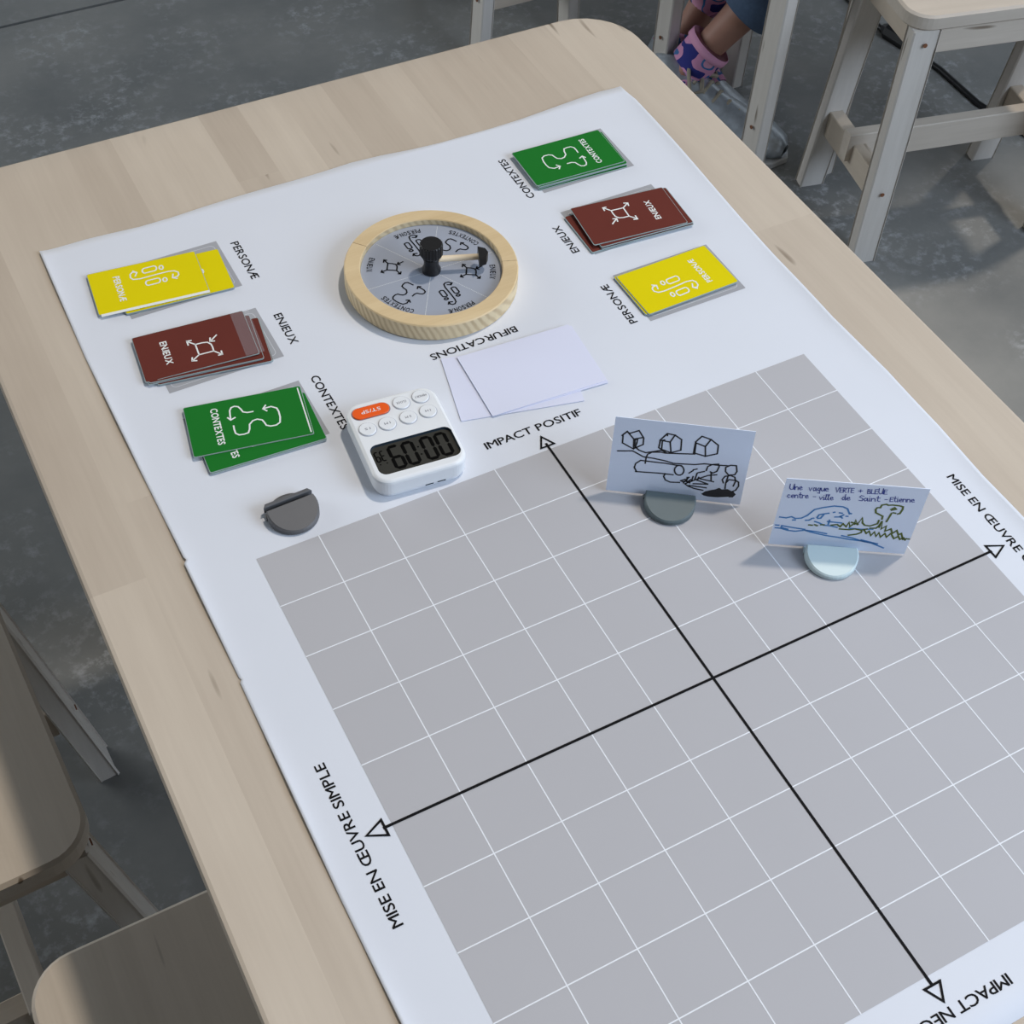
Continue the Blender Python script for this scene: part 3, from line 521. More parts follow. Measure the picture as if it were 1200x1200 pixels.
# ---------------------------------------------------------------- card holders and standing sketches
def holder(x, y, ang, mt, lab, nm='card_holder'):
    """origin below the slot; the thick front half faces local -Y"""
    r = empty(nm, (x, y, B0), math.radians(ang), lab, 'card holder', 'round plastic card holders')
    R = 0.40; cy = -0.12
    m = MB(); m.prism(circle(R, 40, 0, cy), 0, 0.055, 0.012); m.build('base', mt, r, xf=None)
    # front half: chord at y=-0.02, top slopes down toward the rim
    a0 = math.asin((-0.012-cy)/R); n = 22; P = []
    for k in range(n+1):
        t = math.pi-a0 + (math.pi+2*a0)*k/n
        P.append((R*math.cos(t), cy+R*math.sin(t)))
    def zt(y_): return 0.085+0.115*max(0.0, min(1.0, (y_-(cy-R))/(R+.1)))
    n1 = len(P); q = inset(P, 0.02)
    v = [(a, b, 0.05) for a, b in P]+[(a, b, zt(b)-.02) for a, b in P]+[(a, b, zt(b)) for a, b in q]
    f = [tuple(reversed(range(n1))), tuple(range(2*n1, 3*n1))]
    for k in (0, 1):
        for i in range(n1): f.append((k*n1+i, k*n1+(i+1) % n1, (k+1)*n1+(i+1) % n1, (k+1)*n1+i))
    m = MB(); m.add(v, f); m.build('front_jaw', mt, r)
    ch = math.sqrt(R*R-(0.03-cy)**2)
    m = MB(); m.prism([(-ch-.025, .06), (ch+.025, .06), (ch-.02, .13), (-ch+.02, .13)], 0.05, 0.19, 0.012); m.build('back_ridge', mt, r)
    m = MB(); m.prism([(-ch-.04, -.06), (-ch+.06, -.09), (-ch+.06, .05), (-ch-.03, .05)], 0.0, 0.05, 0.008); m.prism([(ch-.06, -.09), (ch+.04, -.06), (ch+.03, .05), (ch-.06, .05)], 0.0, 0.05, 0.008); m.build('rim_tab', mt, r)
    return r
holder(-4.19, 5.455, 1.5, grey_plastic, 'empty dark grey round card holder left of the timer')
c1 = (1.226, 3.048, -.596, .176, 2.1, 1.44); c2 = (2.94, 1.079, -.551, .04, 2.08, 1.48)
holder(1.175, 3.055, math.degrees(c1[2]), slate_plastic, 'slate grey holder gripping the card with drawn houses')
holder(2.83, 1.085, math.degrees(c2[2]), mint_plastic, 'pale mint holder gripping the card with wave and tree')
def sketch(c, lab, key, inks):
    x, y, yaw, tilt, w, h = c
    m = MB(); m.box(-w/2, w/2, 0, h, -.012, 0)
    r = bpy.data.objects.new('sketch_card', None); r.empty_display_size = .02; COL.objects.link(r)
    r.location = (x*S, y*S, TZ+.06*S)
    r.rotation_euler = (Matrix.Rotation(yaw, 4, 'Z') @ Matrix.Rotation(math.pi/2-tilt, 4, 'X')).to_euler()
    tag(r, lab, 'card', 'hand drawn cards standing in holders')
    m.build('card_sheet', sketch_stock, r)
    for i, (g, mt, wd, nm) in enumerate(inks):
        m = MB()
        for st in STK[key][g]:
            if g == 'blob': m.add([(a, b, .0025) for a, b in reversed(st)], [tuple(range(len(st)))])
            else: m.ribbon(st, wd, .0022+.0004*i)
        m.build(nm, mt, r)
sketch(c1, 'upright pale blue card with three houses and pipe drawn in black', 'card1', [('black', pen_black, .024, 'pen_drawing'), ('blob', pen_black, .02, 'black_blot')])
sketch(c2, 'upright card with blue handwriting, blue wave and olive green tree', 'card2', [('blue', pen_blue, .028, 'wave_drawing'), ('olive', pen_olive, .030, 'tree_drawing'), ('ink', pen_ink, .013, 'handwriting')])

# ---------------------------------------------------------------- digital timer (faces away from the camera)
tm = empty('digital_timer', (-2.076, 5.805, B0), -0.098, 'white square digital timer with orange button and dark display', 'timer')
W_, D_, H_ = .763, .878, .372
m = MB(); n = 40
o0 = rrect(-W_, W_, -D_, D_, .27, 9); 
def rings(levels):
    mb = MB(); v = []; f = []; N_ = len(o0)
    for c, z in levels: v += [(a, b, z) for a, b in (inset(o0, c) if c else o0)]
    for k in range(len(levels)-1):
        for i in range(N_): f.append((k*N_+i, k*N_+(i+1) % N_, (k+1)*N_+(i+1) % N_, (k+1)*N_+i))
    mb.add(v, f); return mb, N_
lv = [(.05, .045), (.012, .06), (0, .09), (0, H_-.06), (.012, H_-.028), (.035, H_-.01), (.06, H_)]
mb, N_ = rings(lv)
# top face with a rounded opening for the screen
SX0, SX1, SY0, SY1 = -.645, .705, -.71, -.075
hole = rrect(SX0, SX1, SY0, SY1, .13, 9)
topo = [(a, b, H_) for a, b in inset(o0, .06)]
K = len(mb.v)-N_
mb.v += [(a, b, H_) for a, b in hole]
for i in range(N_):
    j = (i+1) % N_
    mb.f.append((K+i, K+j, K+N_+j, K+N_+i))
mb.f.append(tuple(reversed(range(N_))))
mb.build('case', timer_white, tm)
m = MB(); m.prism(inset(o0, .035), 0, .05); m.build('foot_plate', timer_white, tm)
m = MB()
for xx in (.02, .22): m.box(xx, xx+.13, -D_-.004, -D_+.02, .062, .078)
m.build('latch_slot', recess_m, tm)
m = MB(); hN = len(hole); hv = [(a, b, H_) for a, b in hole]+[(a, b, H_-.05) for a, b in inset(hole, .01)]
m.add(hv, [(i, (i+1) % hN, hN+(i+1) % hN, hN+i)[::-1] for i in range(hN)]); m.build('screen_bezel', recess_m, tm)
m = MB(); m.add([(a, b, H_-.048) for a, b in hole], [tuple(range(hN))]); scr = m.build('screen', lcd_m, tm)
SEG = {'0': 'abcdef', '9': 'abcdfg', '3': 'abcdg'}
def seg7(mb, d, x, y, w, h, t, sl):
    """seven-segment digit drawn as read from the far side"""
    g = t*.02; P = {'a': (0, h, w, h), 'b': (w, h, w, h/2), 'c': (w, h/2, w, 0), 'd': (0, 0, w, 0), 'e': (0, 0, 0, h/2), 'f': (0, h/2, 0, h), 'g': (0, h/2, w, h/2)}
    for s_ in SEG[d]:
        x0, y0, x1, y1 = P[s_]; L = math.hypot(x1-x0, y1-y0); ux, uy = (x1-x0)/L, (y1-y0)/L
        q = [(g, 0), (g+t/2, t/2), (L-g-t/2, t/2), (L-g, 0), (L-g-t/2, -t/2), (g+t/2, -t/2)]
        pts = [(x0+ux*a-uy*b, y0+uy*a+ux*b) for a, b in q]
        mb.add([(-(x+a+sl*b), -(y+b), H_-.045) for a, b in reversed(pts)][::-1], [tuple(range(6))])
m = MB()
for d, xx in (('0', -.575), ('0', -.335), ('0', -.03), ('9', .20)): seg7(m, d, xx, .155, .155, .45, .056, -.02)
for d, xx in (('3', .445), ('9', .535)): seg7(m, d, xx, .19, .058, .20, .024, -.02)
for yy in (.30, .46): m.prism([(a, b) for a, b in circle(.016, 8, .105, -yy)], H_-.0455, H_-.0445)
for xx in (-.475, -.585): m.prism(circle(.013, 8, xx+.02, -.45), H_-.0455, H_-.0445)
m.build('digits', lcd_ink, scr)
def button(poly, mt, nm, txt, cx, cy, ln, cap, tmat):
    m = MB(); m.prism(inset(poly, -.014), H_-.002, H_+.001); 
    m2 = MB(); m2.prism(poly, H_-.01, H_+.022, .008); b = m2.build(nm, mt, tm)
    t = MB(); text(t, txt, ln, cap, at(cx+ln/2, cy+cap/2, 180), .01, H_+.0235); t.build('lettering', tmat, b)
    g = MB(); o = inset(poly, -.016); gg = len(o)
    g.add([(a, b_, H_+.0008) for a, b_ in o]+[(a, b_, H_+.0008) for a, b_ in poly], [(i, (i+1) % gg, gg+(i+1) % gg, gg+i) for i in range(gg)]); g.build('button_gap', btn_ink if mt is timer_orange else gap_m, b)
gap_m = mat('button_gap_grey', (0.45, 0.47, 0.52), 0.6)
button(rrect(-.665, -.055, .505, .745, .118, 8), timer_orange, 'start_button', 'ST/SP', -.36, .625, .32, .07, timer_white)
for (x, y, s_, ln) in ((.155, .632, 'CLOCK', .17), (.49, .655, 'MEMORY', .2), (-.53, .272, '1 S', .09), (-.20, .280, '1 M', .10), (.155, .295, '5 M', .10), (.495, .315, '1 H', .09)):
    button(circle(.135, 28, x, y), timer_white, 'button', s_, x, y, ln, .045, btn_ink)

# ---------------------------------------------------------------- spinner wheel
wh = empty('spinner_wheel', (.03, 9.22, B0), 0, 'round wooden spinner wheel with grey printed dial and black knob', 'spinner')
RO, RI, RH, DZ = 1.535, 1.25, .335, .22
def half_ring(a0, a1, nm):
    n = 34; v = []; f = []
    prof = [(RI, 0), (RO-.015, 0), (RO, .015), (RO, RH-.02), (RO-.02, RH), (RI+.015, RH), (RI, RH-.015)]
    k = len(prof)
    for i in range(n+1):
        t = math.radians(a0+(a1-a0)*i/n)
        for r, z in prof: v.append((r*math.cos(t), r*math.sin(t), z))
    for i in range(n):
        for j in range(k): f.append((i*k+j, (i+1)*k+j, (i+1)*k+(j+1) % k, i*k+(j+1) % k))
    f += [tuple(reversed(range(k))), tuple(n*k+j for j in range(k))]
    m = MB(); m.add(v, f); o = m.build(nm, pine_ring, wh)
    o.data.materials.append(ply_m)
    for p in o.data.polygons:
        if abs(p.normal.z) < .5: p.material_index = 1
    return o
def plywood():
    """pine rim: slanted growth lines show on the cut side"""
    m = bpy.data.materials.new('pine_rim'); m.use_nodes = True; nt = m.node_tree; N = nt.nodes.new; Lk = nt.links.new; b = nt.nodes['Principled BSDF']
    b.inputs['Roughness'].default_value = .6; b.inputs['Specular IOR Level'].default_value = .25
    tc = N('ShaderNodeTexCoord'); mp = N('ShaderNodeMapping'); mp.inputs['Rotation'].default_value = (0, .5, .6); Lk(tc.outputs['Object'], mp.inputs['Vector'])
    wv = N('ShaderNodeTexWave'); wv.inputs['Scale'].default_value = 60; wv.inputs['Distortion'].default_value = 1.6; wv.inputs['Detail'].default_value = 2; wv.inputs['Detail Scale'].default_value = 1.5
    Lk(mp.outputs[0], wv.inputs['Vector'])
    ns = N('ShaderNodeTexNoise'); ns.inputs['Scale'].default_value = 30; Lk(tc.outputs['Object'], ns.inputs['Vector'])
    mr = N('ShaderNodeMapRange'); mr.inputs['From Min'].default_value = .25; mr.inputs['From Max'].default_value = .95; Lk(wv.outputs['Fac'], mr.inputs['Value'])
    mu = N('ShaderNodeMath'); mu.operation = 'MULTIPLY'; Lk(mr.outputs[0], mu.inputs[0]); Lk(ns.outputs['Fac'], mu.inputs[1])
    mx = N('ShaderNodeMix'); mx.data_type = 'RGBA'; mx.inputs[6].default_value = (.74, .60, .38, 1); mx.inputs[7].default_value = (.42, .29, .16, 1)
    Lk(mu.outputs[0], mx.inputs[0]); Lk(mx.outputs[2], b.inputs['Base Color'])
    return m
ply_m = plywood()
half_ring(131, 340, 'rim_half'); half_ring(-19.6, 130.6, 'rim_half')
m = MB(); m.lathe([(0, .02), (RI-.005, .02), (RI-.005, DZ), (0, DZ)], 72); disc = m.build('dial', disc_m, wh)
m = MB()
for k in range(6):
    a = math.radians(60*k-1); r = .18
    while r < RI-.04:
        m.prism(circle(.0075, 6, r*math.cos(a), r*math.sin(a)), DZ+.001, DZ+.0025); r += .028
m.build('dotted_line', white_print, disc)
def arc_text(mb, s, span, cap, ac, up_out, r=1.1):
    """letters set one by one along the rim; up_out: tops point outward"""
    n = len(s); wd = {'E': .8, 'J': .6, 'Æ': 1.7, 'O': 1.12, 'N': 1.1, 'I': .5}
    ws = [wd.get(c, 1) for c in s]; tot = sum(ws); acc = 0
    for c, w in zip(s, ws):
        fr = (acc+w/2)/tot-.5; acc += w
        a = ac + (-1 if up_out else 1)*fr*span; lw = span*math.pi/180*r*w/tot*.8
        rot = a-90 if up_out else a+90
        base = r-cap/2 if up_out else r+cap/2
        p = (base*math.cos(math.radians(a)), base*math.sin(math.radians(a)))
        text(mb, c, lw, cap, at(p[0], p[1], rot) @ Matrix.Translation((-lw/2, 0, 0)), .018, DZ+.003)
for ac, w_, key, up, out, span in ((31, 'CONTEXTES', 'contextes', 210, False, 33), (-149, 'CONTEXTES', 'contextes', 210, True, 35), (88, 'PERSONÆ', 'personae', 270, False, 27), (-87, 'PERSONÆ', 'personae', 270, True, 27), (-27, 'ENJEUX', 'enjeux', -30, True, 20), (147, 'ENJEUX', 'enjeux', -30, False, 20)):
    m = MB(); arc_text(m, w_, span, .1, ac, out, 1.09); m.build('lettering', black_ink, disc)
    m = MB(); pc = at(.70*math.cos(math.radians(ac)), .70*math.sin(math.radians(ac)), up-90)
    for st in STK[key]:
        cx = sum(p[0] for q_ in STK[key] for p in q_)/sum(len(q_) for q_ in STK[key]); cy = sum(p[1] for q_ in STK[key] for p in q_)/sum(len(q_) for q_ in STK[key])
        m.ribbon([tuple((pc @ Vector(((a-cx)*.68, (b-cy)*.68, 0)))[:2]) for a, b in st], .026, DZ+.003)
    m.build('icon', black_ink, disc)
m = MB(); m.lathe([(.0, DZ), (.165, DZ), (.17, DZ+.05), (.135, DZ+.12), (.13, DZ+.22), (.155, DZ+.31), (.155, DZ+.33)], 32); m.build('spindle', black_plastic, wh, True)
m = MB(); m.lathe([(.13, DZ+.30), (.19, DZ+.37), (.205, DZ+.40), (.205, DZ+.60), (.185, DZ+.62), (0, DZ+.62)], 88, ribs=lambda k, i: (1.0 if (i // 2) % 2 else .93) if 1 <= k <= 3 else 1.0); m.build('knob', black_plastic, wh)
pa = math.radians(-20.3); ux, uy = math.cos(pa), math.sin(pa); pz = DZ+.26
m = MB(); m.tube([(.1*ux, .1*uy, pz), (.92*ux, .92*uy, pz)], .055, 14); m.build('pointer_rod', dowel_m, wh, True)
m = MB()
T = at(.83*ux, .83*uy, -20.3) @ Matrix.Translation((0, 0, pz))
sh = [(0, -.16), (.13, -.10), (.17, 0), (.13, .10), (0, .16)]
v = [(a, b, -.10) for a, b in sh]+[(a, b, .10) for a, b in sh]; v = [tuple(T @ Vector(p)) for p in v]
m.add(v, [tuple(reversed(range(5))), tuple(range(5, 10))]+[(i, (i+1) % 5, 5+(i+1) % 5, 5+i) for i in range(5)]); m.build('pointer_tip', black_plastic, wh)

# ---------------------------------------------------------------- stools
def stool(x, y, ang, label, W=8.2, Dp=4.0, top=(-1.6, 1.6), foot=(-2.3, 2.3), H=9.3, inset_=.6, R=.8, name='wooden_stool', rails=True):
    """origin on the floor below the seat; long side along local X"""
    r = empty(name, (x, y, -14.8), math.radians(ang), label, 'stool', 'birch stools around the table')
    m = MB(); m.prism(rrect(-W/2, W/2, -Dp/2, Dp/2, R, 8), H-.5, H, .07); m.build('seat', birch_x, r)
    lx = W/2-inset_
    def yl(s, z): return top[s]+(foot[s]-top[s])*(1-z/(H-.5))
    for sx in (-1, 1):
        for s in (0, 1):
            m = MB(); m.bar((sx*lx, top[s], H-.5), (sx*lx, foot[s], 0), .52, .95, side=(1, 0, 0)); lg = m.build('leg', birch_z, r)
            # trim feet level
            m = MB()
            for z in (H-.95, 2.9):
                yy = yl(s, z) + (-.27 if s == 0 else .27)
                m.lathe([(.0, 0), (.07, 0), (.07, .03), (0, .03)], 12)
                for i in range(len(m.v)-12*4, len(m.v)):
                    a, b, c = m.v[i]; m.v[i] = (sx*lx+a, yy+(-c if s == 0 else c), z+b)
            m.build('screw', plug_m, lg)
    for s in (0, 1):
        yy = top[s]*.97; m = MB(); m.box(-lx+.48, lx-.48, yy-.22, yy+.22, H-1.35, H-.5, .03); m.build('apron', birch_x, r)
    for sx in (-1, 1):
        m = MB(); m.box(sx*lx-.22, sx*lx+.22, top[0]+.2, top[1]-.2, H-1.35, H-.5, .03); m.build('side_apron', birch_y, r)
        if not rails: continue
        m = MB(); y0, y1 = yl(0, 3.0)+.25, yl(1, 3.0)-.25; m.box(sx*lx-.25, sx*lx+.25, y0, y1, 2.45, 3.45, .03); m.build('side_stretcher', birch_y, r)
    m = MB(); yc = (yl(0, 3.0)+yl(1, 3.0))/2; m.box(-lx-.0-.45, lx+.45, yc-.22, yc+.22, 2.8, 3.85, .03)
    if rails: m.build('long_stretcher', birch_x, r)
    return r
a12 = math.radians(-12); ux_, uy_ = (math.cos(a12), math.sin(a12)), (-math.sin(a12), math.cos(a12))
su, sv = 20.25, 24.75
stool(su*ux_[0]+sv*uy_[0], su*ux_[1]+sv*uy_[1], -12, 'whitewashed birch stool at the right, seat corner and copper screws in view', W=8.2, Dp=3.9, top=(-1.65, 1.5), foot=(-1.93, 2.42))
stool(-10.95, 8.15, 92.2, 'birch stool left of the table, table shadow along its seat edge', W=7.6, Dp=4.4, top=(-1.75, 1.75), foot=(-3.0, 3.0))
stool(-8.2, -1.1, 90, 'birch stool tucked under the near left edge of the table', W=7.9, Dp=4.4, top=(-1.75, 1.75), foot=(-2.9, 2.9))
stool(21.2, 26.6, 90, 'birch stool beyond the right table edge on which the person sits', W=7.2, Dp=4.2, top=(-1.75, 1.75), foot=(-1.7, 1.7), rails=False)
stool(16.3, 37.6, 90, 'farthest birch stool, only its end legs and rail show above table edge', W=7.2, Dp=4.0, top=(-1.6, 1.6), foot=(-2.0, 2.0))
'''BODY_END'''

# ---------------------------------------------------------------- seated person (only the ankles are in view)
person = empty('person', (21.2, 28.5, -14.8), 0, 'person seated on a stool, rolled dark jeans, pink and blue patterned socks', 'person')
skin_m = mat('skin', (0.42, 0.22, 0.16), 0.55, noise=0.08, nscale=60)
jean_m = mat('dark_denim', (0.010, 0.013, 0.022), 0.85, noise=0.2, nscale=120)
cuff_m = mat('denim_cuff', (0.075, 0.12, 0.20), 0.85, noise=0.25, nscale=140)
shirt_m = mat('grey_shirt', (0.12, 0.13, 0.15), 0.9)
hair_m = mat('brown_hair', (0.05, 0.03, 0.02), 0.7)
def sock_mat():
    m = bpy.data.materials.new('patterned_sock'); m.use_nodes = True; nt = m.node_tree; N = nt.nodes.new; Lk = nt.links.new; b = nt.nodes['Principled BSDF']; b.inputs['Roughness'].default_value = .9
    tc = N('ShaderNodeTexCoord'); n = N('ShaderNodeTexNoise'); n.inputs['Scale'].default_value = 26; n.inputs['Detail'].default_value = .5; Lk(tc.outputs['Object'], n.inputs['Vector'])
    r = N('ShaderNodeValToRGB'); e = r.color_ramp.elements; r.color_ramp.interpolation = 'CONSTANT'
    e[0].position = 0; e[0].color = (.025, .03, .22, 1); e[1].position = .415; e[1].color = (.66, .30, .50, 1)
    q = e.new(.545); q.color = (.05, .17, .42, 1); q = e.new(.60); q.color = (.72, .36, .52, 1)
    Lk(n.outputs['Fac'], r.inputs[0]); Lk(r.outputs[0], b.inputs['Base Color']); return m
sock_m = sock_mat(); sockcuff_m = mat('sock_cuff', (0.74, 0.36, 0.54), 0.9)
def skinned(name, nodes, edges, mt, parent, sub=2):
    """nodes: {key: (x, y, z, radius)} grown into one continuous surface"""
    keys = list(nodes); me = bpy.data.meshes.new('sk')
    me.from_pydata([tuple(c*S for c in nodes[k][:3]) for k in keys], [(keys.index(a), keys.index(b)) for a, b in edges], [])
    o = bpy.data.objects.new(name, me); COL.objects.link(o)
    md = o.modifiers.new('s', 'SKIN'); md.use_smooth_shade = True
    for i, k in enumerate(keys):
        r = nodes[k][3]*S; me.skin_vertices[0].data[i].radius = (r, r)
    me.skin_vertices[0].data[0].use_root = True
    sb = o.modifiers.new('b', 'SUBSURF'); sb.levels = sub; sb.render_levels = sub
    dg = bpy.context.evaluated_depsgraph_get(); dg.update()
    nm = bpy.data.meshes.new_from_object(o.evaluated_get(dg)); bpy.data.objects.remove(o)
    nm.materials.clear()
    return link(name, nm, mt, parent)
def P_(x, y, z, r): return (x-21.2, y-28.5, z+14.8, r)
AR, KR = (19.53, 28.48, -12.9), (25.2, 26.0, -4.6)
AL, KL = (20.35, 29.85, -12.7), (25.0, 30.2, -4.6)
def lerp(a, b, t): return tuple(a[i]+(b[i]-a[i])*t for i in range(3))
hp = (20.9, 28.2, -3.0)
nodes = {'hip': P_(*hp, 2.0), 'waist': P_(20.9, 28.2, -.6, 1.9), 'chest': P_(21.2, 28.2, 3.0, 2.3), 'neckb': P_(21.3, 28.2, 5.6, 1.0), 'neck': P_(21.4, 28.2, 6.8, .85), 'jaw': P_(21.9, 28.2, 7.9, 1.25), 'skull': P_(21.6, 28.2, 9.6, 1.55)}
edges = [('hip', 'waist'), ('waist', 'chest'), ('chest', 'neckb'), ('neckb', 'neck'), ('neck', 'jaw'), ('jaw', 'skull')]
for sd, K_, A_ in (('r', KR, AR), ('l', KL, AL)):
    sx = -1 if sd == 'r' else 1
    nodes['th'+sd] = P_(22.6, 28.2+sx*1.5, -3.75, 1.35); nodes['kn'+sd] = P_(*K_, 1.12)
    nodes['cf'+sd] = P_(*lerp(K_, A_, .35), 1.08); nodes['sh'+sd] = P_(*lerp(K_, A_, .75), .64); nodes['an'+sd] = P_(*A_, .52)
    d = (.5, -.86) if sd == 'r' else (.2, -.95)
    nodes['ba'+sd] = P_(A_[0]+d[0]*2.2, A_[1]+d[1]*2.2, -14.25, .3)
    edges += [('hip', 'th'+sd), ('th'+sd, 'kn'+sd), ('kn'+sd, 'cf'+sd), ('cf'+sd, 'sh'+sd), ('sh'+sd, 'an'+sd), ('an'+sd, 'ba'+sd)]
    nodes['so'+sd] = P_(21.2, 28.2+sx*2.9, 4.6, .95); nodes['el'+sd] = P_(22.0, 28.2+sx*4.0, -.6, .72); nodes['wr'+sd] = P_(24.3, 28.2+sx*2.2, -1.6, .45); nodes['pa'+sd] = P_(25.4, 28.2+sx*1.9, -1.8, .5)
    edges += [('chest', 'so'+sd), ('so'+sd, 'el'+sd), ('el'+sd, 'wr'+sd), ('wr'+sd, 'pa'+sd)]
    for f_ in range(5):
        fx = 28.2+sx*(1.9+(f_-2)*.33); ln = (.9, 1.3, 1.45, 1.35, 1.05)[f_]
        nodes['f%d%s' % (f_, sd)] = P_(25.4+ln*.6, fx, -1.95, .17); nodes['g%d%s' % (f_, sd)] = P_(25.4+ln*1.1, fx, -2.3, .15)
        edges += [('pa'+sd, 'f%d%s' % (f_, sd)), ('f%d%s' % (f_, sd), 'g%d%s' % (f_, sd))]
skinned('body', nodes, edges, skin_m, person)
def sub(keys, dr): return {k: (*nodes[k][:3], nodes[k][3]+dr) for k in keys}
sn = sub(['hip', 'waist'], .25); se = [('hip', 'waist')]
cuffs = {}
for sd, K_, A_, cut in (('r', KR, AR, .64), ('l', KL, AL, .30)):
    sn.update(sub(['th'+sd, 'kn'+sd], .28)); e_ = lerp(K_, A_, cut*.5); sn['m'+sd] = P_(*e_, 1.30); e_ = lerp(K_, A_, cut); sn['e'+sd] = P_(*e_, 1.12); cuffs[sd] = (K_, A_, cut)
    se += [('hip', 'th'+sd), ('th'+sd, 'kn'+sd), ('kn'+sd, 'm'+sd), ('m'+sd, 'e'+sd)]
jeans = skinned('jeans', sn, se, jean_m, person)
tn = sub(['hip', 'waist', 'chest', 'neckb', 'sor', 'sol', 'elr', 'ell'], .5); tn['hip'] = (*nodes['hip'][:3], 2.1)
skinned('shirt', tn, [('hip', 'waist'), ('waist', 'chest'), ('chest', 'neckb'), ('chest', 'sor'), ('chest', 'sol'), ('sor', 'elr'), ('sol', 'ell')], shirt_m, person)
skinned('hair', {'a': P_(21.3, 28.2, 9.95, 1.62), 'b': P_(20.6, 28.2, 8.6, 1.2), 'c': P_(20.4, 28.2, 6.6, .7)}, [('a', 'b'), ('b', 'c')], hair_m, person)
m = MB()
for sx in (-1, 1): m.lathe([(0, -.16), (.16, 0), (0, .16)], 10, 22.78-21.2, 28.2-28.5+sx*.5)
for i, p in enumerate(m.v): m.v[i] = (p[0], p[1], p[2]+9.2+14.8)
m.build('eyes', jean_m, person)
for sd in 'rl':
    K_, A_, cut = cuffs[sd]
    a, b_ = Vector(P_(*lerp(K_, A_, cut-.07), 0)[:3]), Vector(P_(*lerp(K_, A_, cut+.045), 0)[:3])
    m = MB(); m.tube([a, a.lerp(b_, .08), a.lerp(b_, .92), b_], 1.2, 24, rfun=lambda t: 1.10 if t in (0.0, 1.0) else 1.24); m.build('rolled_cuff', cuff_m, person, True)
    top = .845 if sd == 'r' else .25
    a, b_ = Vector(P_(*lerp(K_, A_, top), 0)[:3]), Vector(P_(*A_, 0)[:3])
    d = Vector((.5, -.86, -.25)) if sd == 'r' else Vector((.2, -.95, -.25))
    pts = [a, a.lerp(b_, .3), a.lerp(b_, .7), b_, b_+Vector((0, 0, -.55))+d*.5, b_+Vector((0, 0, -.9))+d*1.6]
    r0 = .84 if sd == 'r' else 1.24
    m = MB(); m.tube(pts, .7, 24, rfun=lambda t: r0+((.74 if sd == 'r' else 1.0)-r0)*min(1, t*1.15)); sk = m.build('sock', sock_m, person, True)
    c1_ = a.lerp(b_, 0.16 if sd == 'r' else .05)
    m = MB(); m.tube([a-(b_-a)*.015, a, c1_, c1_+(b_-a)*.012], .8, 24, rfun=lambda t: r0+(.02 if t in (0.0, 1.0) else .06)); m.build('sock_cuff', sockcuff_m, sk, True)
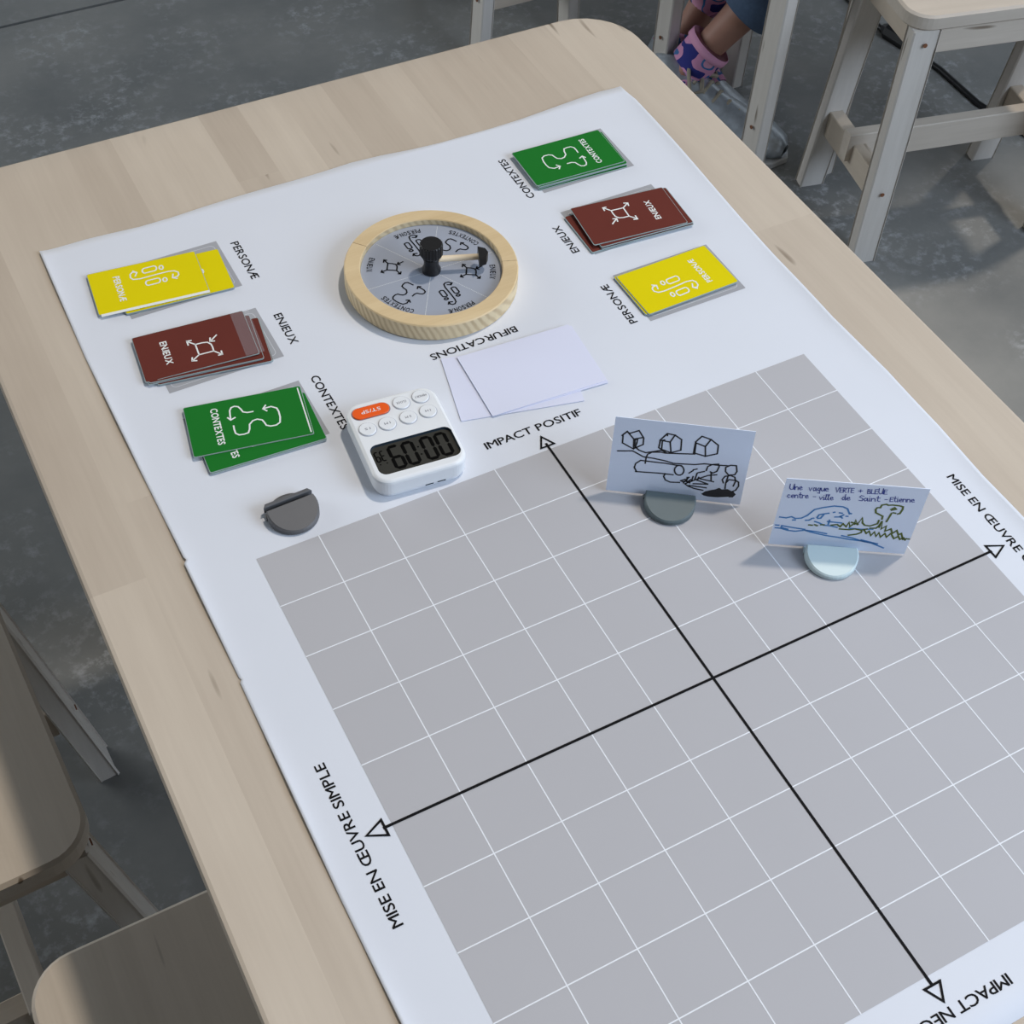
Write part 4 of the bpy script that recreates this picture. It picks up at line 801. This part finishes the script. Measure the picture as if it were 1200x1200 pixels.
# silver trainers
silver_m = mat('silver_leather', (0.42, 0.46, 0.50), 0.32, metallic=0.45, noise=0.45, nscale=70, bump=0.6)
sole_m = mat('white_sole', (0.5, 0.5, 0.5), 0.7); lace_m = mat('beige_lace', (0.36, 0.32, 0.25), 0.8)
for A_, d in ((AR, (.5, -.86)), (AL, (.2, -.98))):
    d = Vector((d[0], d[1], 0)).normalized(); s_ = Vector((-d.y, d.x, 0)); o_ = Vector(P_(A_[0], A_[1], -14.8, 0)[:3])
    secs = [(a_*1.08, w_*1.22, h_*1.15, z_) for a_, w_, h_, z_ in [(-1.15, .35, 1.25, .1), (-1.0, .62, 2.0, .1), (-.3, .72, 2.15, .1), (.6, .74, 1.9, .1), (1.5, .80, 1.45, .1), (2.5, .92, 1.1, .1), (3.4, .88, .92, .1), (4.0, .6, .75, .1), (4.25, .25, .5, .1)]]
    n = 16; v = []; f = []
    for t, w, h_, z0 in secs:
        for k in range(n):
            a = 2*math.pi*k/n; ca, sa = math.cos(a), math.sin(a)
            ww = w*(1 if sa < 0 else (1-.35*sa)); v.append(o_+d*t+s_*(ww*ca)+Vector((0, 0, z0+.12+(h_-.1)*(.5+.5*sa))))
    for i in range(len(secs)-1):
        for k in range(n): f.append((i*n+k, (i+1)*n+k, (i+1)*n+(k+1) % n, i*n+(k+1) % n))
    f += [tuple(reversed(range(n))), tuple(range((len(secs)-1)*n, len(secs)*n))]
    f = [tuple(reversed(q)) for q in f]
    m = MB(); m.add([tuple(p) for p in v], f); shoe = m.build('trainer', silver_m, person, True)
    m = MB(); L_ = [(o_+d*t*1.08+s_*w*1.2) for t, w in ((-1.25, .3), (-1.0, .65), (.5, .72), (2.4, .95), (3.5, .92), (4.1, .6), (4.4, .0))]; Rr = [(o_+d*t*1.08-s_*w*1.2) for t, w in ((4.1, .6), (3.5, .92), (2.4, .95), (.5, .72), (-1.0, .65), (-1.25, .3))]
    pl = [(p.x, p.y) for p in L_+Rr]
    ar = sum(pl[i][0]*pl[(i+1) % len(pl)][1]-pl[(i+1) % len(pl)][0]*pl[i][1] for i in range(len(pl)))
    if ar < 0: pl.reverse()
    m.prism(pl, 0, .26, .04); m.build('sole', sole_m, shoe)
    m = MB()
    for k in range(5):
        t = .75+k*.42; hz = 2.28-.24*k
        m.tube([o_+d*t-s_*.42+Vector((0, 0, hz-.22)), o_+d*(t+.1)+Vector((0, 0, hz+.08)), o_+d*t+s_*.42+Vector((0, 0, hz-.22))], .07, 6)
    for sg in (-1, 1):
        m.tube([o_+d*.8+Vector((0, 0, 2.35)), o_+d*.5+s_*sg*.5+Vector((0, 0, 2.6)), o_+d*.9+s_*sg*1.0+Vector((0, 0, 2.0)), o_+d*1.2+s_*sg*.6+Vector((0, 0, 2.0)), o_+d*.85+Vector((0, 0, 2.3))], .08, 6)
    m.build('laces', lace_m, shoe)

# ---------------------------------------------------------------- cable on the floor
m = MB(); m.tube([(30.9, 40, .12), (30.8, 35, .12), (30.75, 32.5, .12), (30.6, 29.6, .12), (30.8, 28.6, .12), (31.0, 26.6, .12), (30.9, 24.2, .12), (31.6, 20, .12), (33.5, 15, .12)], .12, 8)
cb = empty('power_cable', (0, 0, -14.8), 0, 'thin black power cable with a plug joint on the floor behind the right stool', 'cable')
m.build('cord', black_plastic, cb, True)
m = MB(); m.tube([(30.62, 29.9, .25), (30.62, 29.6, .25), (30.8, 28.5, .25), (30.83, 28.2, .25)], .32, 8, rfun=lambda t: .16 if t in (0.0, 1.0) else .34); m.build('plug_joint', black_plastic, cb)
